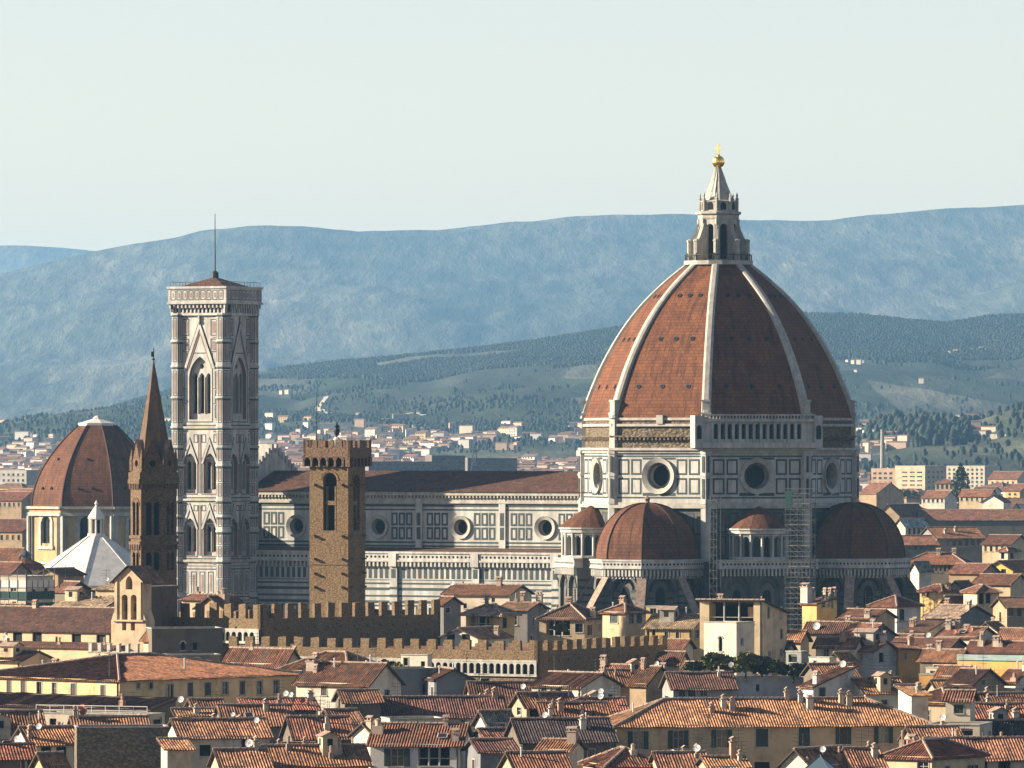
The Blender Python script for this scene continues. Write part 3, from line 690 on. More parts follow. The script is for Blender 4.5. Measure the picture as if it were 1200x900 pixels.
# ------------------------------------------------------------------ the marble bell tower
CH = 5.85
camp = thing('bell_tower', 'tall square white and pink marble bell tower with pointed windows left of the nave', 'bell tower', (px2x(252, 1428), 1428, 0), TH)
def camp_frame(k, h=CH):
    a = -90+90*k; N = (round(math.cos(rad(a))), round(math.sin(rad(a)))); U = (-N[1], N[0])
    return fr_of((N[0]*h-U[0]*h, N[1]*h-U[1]*h, 0), U, N)
W = 2*CH; cc = CH
b = MB()
for k in range(4):
    f = camp_frame(k)
    holes = [arch_h(cc-2.55, 59.9, cc+2.55, 72.6, True)]
    for u in (-2.35, 2.35):
        holes += [arch_h(cc+u-1.5, 44.9, cc+u+1.5, 53.1, True), arch_h(cc+u-1.5, 32.3, cc+u+1.5, 40.0, True)]
    b.wall(f, rect_h(0, 0, W, 81.4), holes, .8, 0, 2, None)
    for (z0, z1, lanc, gz) in ((59.9, 72.6, (-1.6, 0, 1.6), 79.6), ):
        fi = lambda u, v, d=0: f(u, v, d-.8)
        b.wall(fi, arch_h(cc-2.55, z0, cc+2.55, z1, True), [arch_h(cc+u-.64, z0+1.2, cc+u+.64, 69.3, True, 5) for u in lanc]+[circ_h(cc, 70.6, .5, 10)], .9, 0, 0, 3)
        for u in (-.8, .8): b.bar(fi(cc+u, z0+1.2, .12), fi(cc+u, 68.4, .12), .13, 0, 6)
    for u0 in (-2.35, 2.35):
        for z0, z1 in ((44.9, 53.1), (32.3, 40.0)):
            fi = lambda u, v, d=0: f(u, v, d-.8)
            b.wall(fi, arch_h(cc+u0-1.5, z0, cc+u0+1.5, z1, True), [arch_h(cc+u0+u-.56, z0+.9, cc+u0+u+.56, z1-1.5, True, 5) for u in (-.66, .66)], .8, 0, 0, 3)
            b.bar(fi(cc+u0, z0+.9, .1), fi(cc+u0, z1-2.2, .1), .11, 0, 6)
    # inlay: string lines, panels, gables
    for z in (57.9, 58.6, 43.3, 44.0, 31.0, 31.7, 29.6, 24.0, 22.6): b.rect(f, 1.2, z, W-1.2, z+.22, 1)
    for z in (58.25, 43.65, 31.35, 30.2, 23.2): b.rect(f, 1.2, z, W-1.2, z+.25, 2)
    for z in (80.6, 76.4, 73.9, 66.0, 63.0, 57.4, 42.8, 30.6): b.rect(f, .9, z, cc-3.2, z+.16, 1, .02); b.rect(f, cc+3.2, z, W-.9, z+.16, 1, .02)
    for z0, z1 in ((45.0, 56.9), (32.4, 42.6)):
        b.rect(f, cc-.36, z0, cc-.22, z1, 1); b.rect(f, cc+.22, z0, cc+.36, z1, 1); b.rect(f, cc-.2, z0, cc+.2, z1, 2, .03)
        for u0 in (-2.35, 2.35):
            zs = z0+8.6 if z0 > 40 else z0+8.0
            for s in (-1, 1):
                p0, p1 = (cc+u0+s*2.0, zs-2.6), (cc+u0, zs+2.4)
                b.face([f(p0[0], p0[1], .16), f(p0[0]-s*.45, p0[1], .16), f(p1[0], p1[1]-.9, .16), f(p1[0], p1[1], .16)], 0)
                b.face([f(p0[0]+s*.18, p0[1], .05), f(p0[0], p0[1], .05), f(p1[0], p1[1], .05), f(p1[0], p1[1]+.4, .05)], 1)
            panel(b, f, cc+u0-1.9, z0+10.2 if z0 > 40 else z0+9, cc+u0-.9, z1, .14); panel(b, f, cc+u0+.9, z0+10.2 if z0 > 40 else z0+9, cc+u0+1.9, z1, .14)
            b.frame(f, cc+u0-1.85, z0-.3, cc+u0+1.85, zs-1.4, .16, 1, .03); b.rect(f, cc+u0-1.5, z0-.2, cc+u0+1.5, z0+.0, 2, .05)
    for s in (-1, 1):
        p0, p1 = (cc+s*3.7, 70.2), (cc, 79.7)
        b.face([f(p0[0], p0[1], .2), f(p0[0]-s*.6, p0[1], .2), f(p1[0], p1[1]-1.5, .2), f(p1[0], p1[1], .2)], 0)
        b.face([f(p0[0]-s*.6, p0[1], .1), f(p0[0]-s*1.0, p0[1], .1), f(p1[0], p1[1]-2.4, .1), f(p1[0], p1[1]-1.5, .1)], 2)
        b.face([f(p0[0]+s*.25, p0[1], .06), f(p0[0], p0[1], .06), f(p1[0], p1[1], .06), f(p1[0], p1[1]+.6, .06)], 1)
        for v0, v1 in ((73.5, 76.2), (76.8, 80.2)): panel(b, f, cc+s*3.3-.75, v0, cc+s*3.3+.75, v1, .18); b.rect(f, cc+s*3.3-.4, v0+.5, cc+s*3.3+.4, v1-.5, 2, .03)
        for v0, v1 in ((60.2, 62.8), (63.2, 65.8), (66.2, 69.6)): panel(b, f, cc+s*4.15-.55, v0, cc+s*4.15+.55, v1, .15); b.rect(f, cc+s*4.15-.22, v0+.5, cc+s*4.15+.22, v1-.5, 2, .03)
    b.frame(f, cc-3.1, 59.3, cc+3.1, 73.4, .2, 1, .03)
    b.lathe([(0, 78.9), (.32, 79.6), (.2, 80.2), (.3, 80.6), (0, 81.1)], *f(cc, 0, .25)[:2], n=6)
    for i in range(5):
        u = 1.8+i*2.0; panel(b, f, u, 24.6, u+1.3, 29.2, .16); b.rect(f, u+.4, 25.2, u+.9, 28.6, 2, .03); panel(b, f, u, 15.6, u+1.3, 22.0, .16); panel(b, f, u, 8, u+1.3, 14.6, .16)
b.build('shaft_wall', S4, camp)
b = MB()
for k in range(4):
    a = 45+90*k; x, y = polar(CH*math.sqrt(2)-.75, a); n = 8
    b.lathe([(1.5, 0), (1.5, 81.4)], x, y, n, 22.5+45)
    for z in (81.0, 75.6, 70.5, 64.2, 58.2, 54.2, 50.5, 43.4, 40.2, 37.2, 31.2, 24): b.lathe([(1.5, z-.1), (1.68, z), (1.68, z+.3), (1.5, z+.4)], x, y, n, 67.5); b.lathe([(1.53, z-.45), (1.53, z-.12)], x, y, n, 67.5, 1)
    
    for i in range(n):
        t = rad(45*i); N = (math.cos(t), math.sin(t)); U = (-N[1], N[0]); ap = 1.5*math.cos(rad(22.5)); f = fr_of((x+N[0]*ap-U[0]*.57, y+N[1]*ap-U[1]*.57, 0), U, N)
        for z0, z1 in ((71.5, 80.4), (59.2, 69.8), (51.6, 57.6), (44.4, 50), (38.3, 43), (32.2, 36.8), (25, 30.6), (10, 23.4)):
            m = (z0+z1)/2
            for q0, q1 in ((z0, m-.15), (m+.15, z1)): b.frame(f, .14, q0, 1.0, q1, .13, 1, .03); b.rect(f, .4, q0+.4, .74, q1-.4, 2, .02)
b.build('corner_buttress', S4, camp)
b = MB()
for z in (58.05, 43.45, 31.1): b.box(-CH-.35, CH+.35, -CH-.35, CH+.35, z, z+.45)
b.build('string_course', TRIM, camp)
b = MB(); H2 = 6.9
for k in range(4):
    f = camp_frame(k, H2); w2 = 2*H2
    b.wall(f, rect_h(0, 83.3, w2, 86.7)); b.fbox(f, -.15, w2+.15, 83.2, 83.6, 0, .25); b.fbox(f, -.15, w2+.15, 86.3, 86.75, 0, .25)
    for i in range(9): u = .6+i*1.42; panel(b, f, u, 84.0, u+1.15, 86.0, .14); b.rect(f, u+.4, 84.5, u+.75, 85.5, 2, .03)
    n = 15
    for i in range(n):
        u = w2*(i+.5)/n; b.fbox(f, u-.17, u+.17, 82.4, 83.25, -1.0, -.05); b.fbox(f, u-.17, u+.17, 81.4, 82.4, -1.0, -.5)
        b.rect(f, u+.2, 81.6, u+.8, 83.0, 3, -.95)
    b.fbox(f, .3, w2-.3, 80.9, 81.4, -1.0, -.55)
b.face([(-H2, -H2, 86.2), (H2, -H2, 86.2), (H2, H2, 86.2), (-H2, H2, 86.2)], 0)
b.build('crown_parapet', S4, camp)
b = MB()
pr = [(-6.2, -6.2), (6.2, -6.2), (6.2, 6.2), (-6.2, 6.2)]
for i in range(4):
    p, q = pr[i], pr[(i+1) % 4]; b.face([(*p, 86.4), (*q, 86.4), (0, 0, 88.8)], 0, [(0, 0), (13.2, 0), (6.6, 7.4)])
b.build('tower_roof', TILE, camp, (.15, .068, .04))
b = MB(); b.lathe([(.8, 88.2), (.7, 89.7), (.3, 90.0)], n=8); b.bar((0, 0, 89.8), (0, 0, 101.6), .16, 0, 6, .07)
b.build('flag_pole', IRON, camp)
b = MB()
for s in (-6.6, 6.6):
    for i in range(12): b.bar((-6.6+1.2*i, s, 86.7), (-6.6+1.2*i, s, 87.7), .04, 0, 4); b.bar((s, -6.6+1.2*i, 86.7), (s, -6.6+1.2*i, 87.7), .04, 0, 4)
    b.bar((-6.6, s, 87.7), (6.6, s, 87.7), .04, 0, 4); b.bar((s, -6.6, 87.7), (s, 6.6, 87.7), .04, 0, 4)
b.build('railing', IRON, camp)
# ------------------------------------------------------------------ other towers and domes
def merlons(w, z0, zc, zt, sp, mw):
    n = max(2, int(round((w-mw)/sp))); sp = (w-mw)/n; pts = [(0, z0), (w, z0)]
    top = []
    for i in range(n+1): top += [(i*sp, zt), (i*sp+mw, zt)] if False else []
    for i in range(n, -1, -1):
        j1, j2 = random.uniform(-.14, .1), random.uniform(-.14, .1); q1, q2 = (0 if i == n else random.uniform(-.1, .08)), (0 if i == 0 else random.uniform(-.08, .1)); top += [(i*sp+mw+q1, zt+j1), (i*sp+q2, zt+j2)]
        if i > 0: top += [(i*sp, zc), ((i-1)*sp+mw, zc)]
    return pts+top
# stone tower of the old palace
TY = 1130; tw = 6.9; tr = 6.3; at = -24.5
tower = thing('stone_tower', 'square brown stone tower with swallowless battlements and one tall arched belfry opening', 'tower', (px2x(408, TY), TY, 0), at)
tower['label'] = 'square brown stone tower with flat battlements and one tall arched bell opening'
fl = fr_of((-tw, 0, 0), (1, 0), (0, -1)); frr = fr_of((0, 0, 0), (0, 1), (1, 0)); fbk = fr_of((0, tr, 0), (-1, 0), (0, 1)); flf = fr_of((-tw, tr, 0), (0, -1), (-1, 0))
b = MB(); Z = lambda p: py2z(p, TY)
b.wall(fl, rect_h(0, 0, tw, Z(547)), [arch_h(2.45, Z(622), 4.85, Z(554))], 1.1, 0, 0, 1)
b.wall(frr, rect_h(0, 0, tr, Z(547)), [arch_h(1.9, Z(622), 4.3, Z(556))], 1.1, 0, 0, 1)
b.wall(fbk, rect_h(0, 0, tw, Z(547))); b.wall(flf, rect_h(0, 0, tr, Z(547)))
for f, w, c in ((fl, tw, 3.65), (frr, tr, 3.1)):
    b.fbox(f, c-.95, c+.95, Z(592), Z(587), -.9, -.3, 0); b.fbox(f, c-.9, c-.65, Z(622), Z(570), -.9, -.4, 0); b.fbox(f, c+.65, c+.9, Z(622), Z(570), -.9, -.4, 0)
    b.ring(f, c, Z(554)-1.2, 1.2, 1.55, .02, .1, 0, 12, 0, 180)
    b.fbox(f, .05, w-.05, Z(662), Z(660.5), 0, .12, 0)
    for pp in (568, 628, 655, 672, 688):
        for u in (.9, w-1.1): b.fbox(f, u-.25, u+.25, Z(pp)-.15, Z(pp)+.15, 0, .7, 0)
b.build('tower_shaft', [STONE, DARK], tower)
b = MB(); o = .75; wt, wr = tw+2*o, tr+2*o
gl = fr_of((-tw-o, -o, 0), (1, 0), (0, -1)); gr = fr_of((o, -o, 0), (0, 1), (1, 0)); gb = fr_of((o, tr+o, 0), (-1, 0), (0, 1)); gf = fr_of((-tw-o, tr+o, 0), (0, -1), (-1, 0))
for f, w in ((gl, wt), (gr, wr), (gb, wt), (gf, wr)):
    b.slab(f, merlons(w, Z(536), Z(524.5), Z(515.5), 1.62, .92), [], .45, 0)
    n = 6
    for i in range(n):
        u0 = i*w/n; b.fbox(f, u0-.16, u0+.16, Z(547), Z(535.8), -.85, -.05, 0); b.ring(f, u0+w/n/2, Z(540), w/n/2-.2, w/n/2+.05, -.05, -.03, 0, 8, 0, 180)
        b.rect(f, u0+.16, Z(546), u0+w/n-.16, Z(536), 1, -.6)
b.face([(-tw-o, -o, Z(528)), (o, -o, Z(528)), (o, tr+o, Z(528)), (-tw-o, tr+o, Z(528))], 0); b.face([(-tw-o, -o, Z(536)), (o, -o, Z(536)), (o, tr+o, Z(536)), (-tw-o, tr+o, Z(536))], 0)
b.build('battlement', [ROUGH if False else stone('red_brown_ashlar', (.25, .145, .085), 3.4, (.30, .19, .12), .3), DARK], tower)
b = MB(); b.bar((-6.6, 2, Z(530)), (-6.6, 2, Z(459)), .11, 0, 5, .05); b.build('flag_pole', IRON, tower)
b = MB(); q = (-3.3, 2.6); b.lathe([(.75, Z(528)), (.6, Z(515)), (.35, Z(512))], *q, n=8, m=1); b.lathe([(.1, Z(512)), (.45, Z(508)), (.55, Z(504)), (.3, Z(501)), (.42, Z(499)), (.15, Z(496)), (0, Z(494))], *q, n=8, m=0)
b.build('finial_statue', [IRON, LEADW], tower)
b = MB(); b.bar((-.8, 3, Z(530)), (-.8, 3, Z(499)), .05, 0, 4); b.build('antenna', IRON, tower)
# crenellated palaces
def palace(label, xl, xc, xr, yt, Yc, a, h1, ztops, zb=0, arc=None, arcR=None, roof=None):
    k = thing('battlemented_palace', label, 'palace', (px2x(xc, Yc), Yc, 0), a)
    ex = (math.cos(rad(a)), math.sin(rad(a))); ey = (-ex[1], ex[0]); c = (px2x(xc, Yc), Yc)
    def solve(px, e): kk = (px-CX)/F; return (kk*c[1]-c[0])/(e[0]-kk*e[1])
    L = solve(xl, (-ex[0], -ex[1])); R = solve(xr, ey); zt = py2z(yt, Yc); zc = zt-h1
    fL = fr_of((-L, 0, 0), (1, 0), (0, -1)); fR = fr_of((0, 0, 0), (0, 1), (1, 0))
    for f, w in ((fL, L), (fR, R)):
        b = MB(); b.slab(f, merlons(w, zb, zc, zt, 3.0, 1.5), [], .6, 0)
        s = arc if f is fL else arcR
        if s:
            za, zb_, u0, pit = s
            b.fbox(f, u0, w, zb_-.05, zb_+.25, 0, .4, 1); b.fbox(f, u0, w, za-.35, za, 0, .35, 1)
            n = int((w-u0)/pit)
            b.wall(lambda u, v, d=0: f(u, v, d), rect_h(u0, za, w, zb_), [arch_h(u0+i*pit+.16, za+.02, u0+(i+1)*pit-.16, zb_-.25) for i in range(n)], .32, 1, 1, 2, off=.36)
        for i in range(int(w/3)):
            b.fbox(f, i*3+.2, i*3+.5, zc-1.6, zc-1.3, 0, .25, 0)
        b.build('battlement_wall', [STONE, TRIM, DARK], k)
    b = MB(); zr = zc-.8 if roof is None else roof
    b.face([(-L+.6, .6, zr), (-.6, .6, zr), (-.6, R-.6, zr), (-L+.6, R-.6, zr)], 0, [(0, 0), (L, 0), (L, R), (0, R)])
    b.build('terrace_roof', TILE, k, (.30, .13, .075))
    fb = fr_of((0, R, 0), (-1, 0), (0, 1)); ff = fr_of((-L, R, 0), (0, -1), (-1, 0)); b = MB()
    b.slab(fb, merlons(L, 0, zc-1.7, zt-1.7, 3.0, 1.5), [], .6, 0); b.slab(ff, merlons(R, 0, zc-1.7, zt-1.7, 3.0, 1.5), [], .6, 0)
    b.build('rear_wall', [STONE], k)
    return k, L, R
z1 = lambda p: py2z(p, 1095)
palace('taller battlemented brown stone palace block at the foot of the square stone tower', 178, 305, 516, 708, 1095, -42, 2.3, None, 0, (z1(752), z1(739), 12.5, 1.3))
z2 = lambda p: py2z(p, 1050)
palace('lower long battlemented wall with an arcade of small white arches', 268, 630, 782, 751, 1050, -30.6, 1.5, None, 0, (z2(790.5), z2(776), 0, 1.16), None)
# brick bell tower with spire
BY = 1150; bz = lambda p: py2z(p, BY)
spire = thing('spired_bell_tower', 'slender dark brown hexagonal brick bell tower with a sharp tiled spire', 'bell tower', (px2x(180, BY), BY, 0), 0)
RB = 3.75; AB = RB*math.cos(rad(30)); b = MB()
def hexf(k, ap, w): 
    a = -150+60*k; N = (math.cos(rad(a)), math.sin(rad(a))); U = (-N[1], N[0]); return fr_of((N[0]*ap-U[0]*w/2, N[1]*ap-U[1]*w/2, 0), U, N)
for k in range(6):
    f = hexf(k, AB, RB); w = RB; c = w/2
    hs = []
    for za, zb_ in ((627, 588), (668, 647)):
        for s in (-.62, .62): hs.append(arch_h(c+s-.45, bz(za), c+s+.45, bz(zb_)))
    b.wall(f, rect_h(0, 0, w, bz(552)), hs, .7, 0, 0, 1)
    for za, zb_ in ((627, 584), (668, 644)): b.ring(f, c, bz(zb_)-1.2, 1.15, 1.4, .05, .12, 0, 10, 0, 180)
    for z, hgt, o in ((bz(567), .8, .45), (bz(562), 1.2, .3), (bz(638), .5, .3), (bz(631), .5, .2), (bz(690), .5, .3)): b.fbox(f, -.15, w+.15, z, z+hgt, 0, o, 0)
    for i in range(6): b.fbox(f, .1+i*.62, .36+i*.62, bz(573), bz(567), 0, .35, 0); b.fbox(f, .1+i*.62, .36+i*.62, bz(644), bz(638), 0, .25, 0)
    g = [(.25, bz(552)), (w-.25, bz(552)), (w-.25, bz(545)), (c, bz(516)), (.25, bz(545))]
    ff = hexf(k, AB-.1, RB); b.wall(ff, g, [circ_h(c, bz(543), .55, 10)], .4, 0, 0, 1)
    for s in (-1, 1):
        e0, e1 = (c+s*(c-.1), bz(545)), (c, bz(515)); b.face([ff(*e0, .15), ff(*e1, .15), ff(*e1, -1.6), ff(*e0, -1.2)], 2)
    x, y = polar(RB-.2, -180+60*k); b.lathe([(.4, bz(552)), (.4, bz(540)), (.0, bz(525))], x, y, 4)
b.build('tower_shaft', [BRICK, DARK, RIDGE], spire)
b = MB(); b.lathe([(3.3, bz(552)), (2.75, bz(530)), (.12, bz(424))], n=6, rot=0, m=0)
for k in range(6): x, y = polar(3.25, 60*k); b.bar((x, y, bz(551)), (0, 0, bz(424)), .13, 0, 4, .08)
b.build('spire_roof', M('spire_tiles', (.16, .095, .055), .85, .35, 1.3, .3), spire)
b = MB(); b.bar((0, 0, bz(425)), (0, 0, bz(408)), .09, 0, 5); b.lathe([(0, bz(423)), (.3, bz(421)), (0, bz(419))], n=8); b.box(-.4, .1, -.06, .06, bz(418), bz(412)); b.build('weathervane', IRON, spire)
# bell gable
GY = 1086; gz = lambda p: py2z(p, GY)
bg_ = thing('bell_gable', 'buff gabled bell wall with two tall arched openings beside the brick spire', 'bell gable', (px2x(167, GY), GY, 0), -29)
w = (167-133)/F*GY/math.cos(rad(29)); f = fr_of((-w, 0, 0), (1, 0), (0, -1)); b = MB()
hs = [arch_h(w*.26, gz(727), w*.47, gz(697)), arch_h(w*.58, gz(727), w*.79, gz(697)), rect_h(w*.27, gz(739), w*.42, gz(729)), rect_h(w*.58, gz(739), w*.73, gz(729)), arch_h(w*.40, gz(691), w*.64, gz(675), True)]
b.slab(f, [(-.6, 0), (w+.6, 0), (w+.6, gz(728)), (w, gz(716)), (w, gz(680)), (w/2, gz(665)), (0, gz(680)), (0, gz(716)), (-.6, gz(728))], hs, 2.6, 0)
b.fbox(f, -.3, w+.3, gz(728.5), gz(726.5), 0, .4, 0)
for u in (.2, w-.6): b.fbox(f, u, u+.4, gz(726), gz(682), 0, .2, 0)
b.build('gable_wall', [PLASTER], bg_, (.60, .45, .28))
b = MB()
for s in (-1, 1): b.face([f(w/2+s*(w/2+.7), gz(684), .5), f(w/2, gz(663), .5), f(w/2, gz(663), -6), f(w/2+s*(w/2+.7), gz(684), -6)], 0, [(0, 0), (0, 3), (6, 3), (6, 0)])
b.build('gable_roof', TILE, bg_, (.26, .12, .07))
b = MB()
for u in (.365, .685): p = f(w*u, gz(716), -1.2); b.lathe([(.55, p[2]), (.45, p[2]+.4), (.35, p[2]+1.0), (.1, p[2]+1.3)], p[0], p[1], 10)
b.build('bell', IRON, bg_)
# chapel dome far left
MY = 1750; mz = lambda p: py2z(p, MY); RM = 16.9
med = thing('domed_chapel', 'ochre octagonal chapel under a plain red brown dome at the far left', 'chapel', (px2x(114, MY), MY, 0), 0)
c0 = -28-90; b = MB(); AM = RM*math.cos(rad(22.5)); WM = 2*RM*math.sin(rad(22.5))
for k in range(8):
    a = c0+22.5+45*k; N = (math.cos(rad(a)), math.sin(rad(a))); U = (-N[1], N[0]); f = fr_of((N[0]*AM-U[0]*WM/2, N[1]*AM-U[1]*WM/2, 0), U, N)
    b.wall(f, rect_h(0, 0, WM, mz(596)), [arch_h(WM/2-1.9, mz(636), WM/2+1.9, mz(604))], .7, 0, 1, 2)
    for u in (0, WM): b.fbox(f, u-1.1, u+1.1, 0, mz(604), 0, .5, 1)
    b.ring(f, WM/2, mz(604)-1.9, 1.9, 3.0, .1, .3, 1, 16, 0, 180); b.fbox(f, WM/2-3.0, WM/2-1.9, mz(640), mz(611), 0, .3, 1); b.fbox(f, WM/2+1.9, WM/2+3.0, mz(640), mz(611), 0, .3, 1); b.fbox(f, WM/2-3.4, WM/2+3.4, mz(643), mz(639), 0, .5, 1)
    b.fbox(f, -.5, WM+.5, mz(604), mz(600), 0, .8, 1); b.fbox(f, -.3, WM+.3, mz(600), mz(596), 0, .4, 0); b.fbox(f, -.6, WM+.6, mz(596), mz(593), 0, 1.1, 1); b.fbox(f, 0, WM, mz(660), mz(657), 0, .4, 1)
    b.bar(f(WM/2, mz(638), -.4), f(WM/2, mz(606), -.4), .12, 1, 4)
b.build('octagon_wall', [PLASTER, TRIM, DARK], med, (.50, .35, .17))
b = MB(); zb_, zt_ = mz(593), mz(498); prf = []
for t in np.linspace(0, 1, 15): h = t*(zt_-zb_); prf.append((RM*.985*max(0, 1-(t**1.9)*.72)*(1 if t < 1 else .98), zb_+h))
b.lathe(prf, n=8, rot=c0); b.build('dome_shell', DOMET2, med)
for k in range(8):
    b = MB()
    for (r0, q0), (r1, q1) in zip(prf, prf[1:]): b.bar((*polar(r0, c0+45*k), q0), (*polar(r1, c0+45*k), q1), .28, 0, 5)
    b.build('dome_rib', DOMET2, med)
b = MB(); b.lathe([(4.7, zt_-.5), (4.9, zt_), (4.9, zt_+.5), (4.2, zt_+.6), (1.2, zt_+1.5), (.8, zt_+2.0), (.0, zt_+2.4)], n=8, rot=c0); b.bar((0, 0, zt_+3), (0, 0, mz(474)), .07, 0, 4); b.build('lantern_cap', LEADW, med)
b = MB()
for k in range(8):
    for u, t in ((.3, 3), (.6, 3), (.45, 8)):
        r, q = prf[t]; p0 = polar(r, c0+45*k); p1 = polar(r, c0+45*k+45); x = p0[0]+(p1[0]-p0[0])*u; y = p0[1]+(p1[1]-p0[1])*u; b.bar((x*.97, y*.97, q), (x*1.02, y*1.02, q+.2), .35, 0, 6)
b.build('vent_opening', DARK, med)
# baptistery roof
PY = 1530; pz = lambda p: py2z(p, PY); RP = 17.5; c0 = -7-90
bap = thing('baptistery', 'white pyramid roofed octagonal baptistery with a little lantern, behind the brick spire', 'baptistery', (px2x(113, PY), PY, 0), 0)
b = MB(); b.lathe([(RP-.6, 0), (RP-.6, 24.0)], n=8, rot=c0); b.lathe([(RP-.5, 20), (RP-.5, 20.8), (RP-.6, 20.8)], n=8, rot=c0, m=1); b.build('octagon_wall', S4, bap)
b = MB(); b.lathe([(RP, 24.0), (RP, 24.5), (1.6, pz(627))], n=8, rot=c0)
for k in range(8): b.bar((*polar(RP, c0+45*k), 24.5), (*polar(1.6, c0+45*k), pz(627)), .16, 0, 4)
b.build('pyramid_roof', LEADW, bap)
b = MB(); b.lathe([(1.9, pz(629)), (1.9, pz(625)), (1.5, pz(625))], n=8)
for k in range(8): b.bar((*polar(1.45, 45*k), pz(626)), (*polar(1.45, 45*k), pz(608)), .24, 0, 6)
b.lathe([(.9, pz(626)), (.9, pz(608))], n=8, m=1); b.lathe([(1.5, pz(609)), (1.85, pz(608)), (1.85, pz(606)), (.2, pz(592)), (.45, pz(590)), (0, pz(586))], n=8); b.build('lantern', [LEADW, DARK], bap)
# ------------------------------------------------------------------ houses
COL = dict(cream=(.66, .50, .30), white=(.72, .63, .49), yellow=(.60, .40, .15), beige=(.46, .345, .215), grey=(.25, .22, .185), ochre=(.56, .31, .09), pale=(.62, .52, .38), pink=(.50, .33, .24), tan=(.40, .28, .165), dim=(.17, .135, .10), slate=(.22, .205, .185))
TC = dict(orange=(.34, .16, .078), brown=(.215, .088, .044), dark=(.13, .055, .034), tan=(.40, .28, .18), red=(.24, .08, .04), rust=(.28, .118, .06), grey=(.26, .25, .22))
HOUSES = []
def row(n, x0, x1, w, y0, y1, y2=None, y3=None):
    o = []
    for i in range(n):
        t = i/max(1, n-1); x = x0+(x1-x0)*t; dy = 0 if y2 is None else (y2-y0)*t; o.append((x-w/2, x+w/2, y0+dy, y1+dy))
    return o
def grid_(cols, rows, x0, x1, y0, y1, w, h): return [(x0+(x1-x0)*(i+.5)/cols-w/2, x0+(x1-x0)*(i+.5)/cols+w/2, y0+(y1-y0)*(j+.5)/rows-h/2, y0+(y1-y0)*(j+.5)/rows+h/2) for j in range(rows) for i in range(cols)]
def H(label, xl, xc, xr, ye, Y, a=-29, roof='gL', rise=2.4, wall='cream', tile='brown', L=(), R=(), ch=(), an=(), LL=None, RR=None, ov=.5, cat='house', name='house', group=None, style='p', zb=-.3, corr=True, par=.7, trim=None, dp=.28):
    c = (px2x(xc, Y), Y); ex = (math.cos(rad(a)), math.sin(rad(a))); ey = (-ex[1], ex[0])
    gz_ = float(land_z(c[0], Y))
    h = thing(name, label, cat, (c[0], Y, gz_), a, group)
    def solve(px, e, o=(0, 0)):
        kk = (px-CX)/F; p = (c[0]+o[0], c[1]+o[1]); return (kk*p[1]-p[0])/(e[0]-kk*e[1])
    l = LL if LL is not None else solve(xl, (-ex[0], -ex[1])); r = RR if RR is not None else solve(xr, ey)
    l = max(1.5, min(l, 70)); r = max(1.5, min(r, 70))
    ze = py2z(ye, Y)-gz_
    def zof(py, d): return EYE-(py-CY)/F*(Y+d)-gz_
    fL = fr_of((-l, 0, 0), (1, 0), (0, -1)); fR = fr_of((0, 0, 0), (0, 1), (1, 0)); fB = fr_of((0, r, 0), (-1, 0), (0, 1)); fF = fr_of((-l, r, 0), (0, -1), (-1, 0))
    wc = COL[wall] if isinstance(wall, str) else wall; tc = TC[tile] if isinstance(tile, str) else tile
    j = random.uniform(.92, 1.06); wc = tuple(x*j for x in wc); j = random.uniform(.72, 1.18); tc = (tc[0]*j, tc[1]*j*random.uniform(.93, 1.1), tc[2]*j*random.uniform(.9, 1.2))
    # roof height over the plan
    e = min(l, r)/2; cap = None
    if roof == 'hip': sl = rise/e if rise/e < .62 else .5; rise = min(rise, e*sl); ins = rise/sl
    def zr(x, y):
        if roof == 'gL': return ze+rise*(1-abs(y-r/2)/(r/2))
        if roof == 'gR': return ze+rise*(1-abs(x+l/2)/(l/2))
        if roof == 'sL': return ze+rise*y/r
        if roof == 'sR': return ze+rise*(-x)/l
        if roof == 'bL': return ze-rise*y/r
        if roof == 'bR': return ze-rise*(-x)/l
        if roof == 'hip': return ze+min(rise, sl*min(y, r-y, -x, l+x))
        return ze
    def outline(f):
        w = l if f in (fL, fB) else r
        tp = {fL: lambda u: zr(-l+u, 0), fR: lambda u: zr(0, u), fB: lambda u: zr(-u, r), fF: lambda u: zr(-l, r-u)}[f]
        mid = [(w/2, tp(w/2))] if abs(tp(w/2)-(tp(0)+tp(w))/2) > .05 else []
        return [(0, zb), (w, zb), (w, tp(w))]+mid+[(0, tp(0))]
    wins = []; rw = random.Random(int(xc*13+ye*5))
    if Y < 1300 and not any(w_ in label for w_ in ('windowless', 'plain', 'shed', 'lean', 'dark shaded', 'terrace wall')):
        for f, spec, w in ((fL, L, l), (fR, R, r)):
            if spec or w < 4: continue
            n_ = max(1, int(w/4.2))
            for fl_ in range(3):
                for i in range(n_):
                    if rw.random() < .25: continue
                    u = (i+.5)*w/n_+rw.uniform(-.6, .6); hw_ = rw.uniform(.42, .6); vt_ = ze-1.2-fl_*3.3+rw.uniform(-.3, .2); hh_ = rw.choice((1.1, 1.5, 1.7))
                    if u-hw_ > .4 and u+hw_ < w-.4: wins.append((f, u-hw_, u+hw_, vt_-hh_, vt_, rw.choice('ppcs') if hw_ < w/n_/4.2 else 'p'))
    for f, spec, e_, sgn in ((fL, L, (-ex[0], -ex[1]), -1), (fR, R, ey, 1)):
        for s in spec:
            st = s[4] if len(s) > 4 else style
            u0 = solve(s[0], e_); u1 = solve(s[1], e_); um = (u0+u1)/2; d = um*e_[1]
            if f is fL: u0, u1 = l-u0, l-u1
            u0, u1 = sorted((u0, u1)); v1, v0 = zof(s[2], d), zof(s[3], d)
            w = l if f is fL else r
            if u0 < .1 or u1 > w-.1 or v1 > ze+6 or v1-v0 < .2: continue
            wins.append((f, u0, u1, v0, v1, st))
    b = MB()
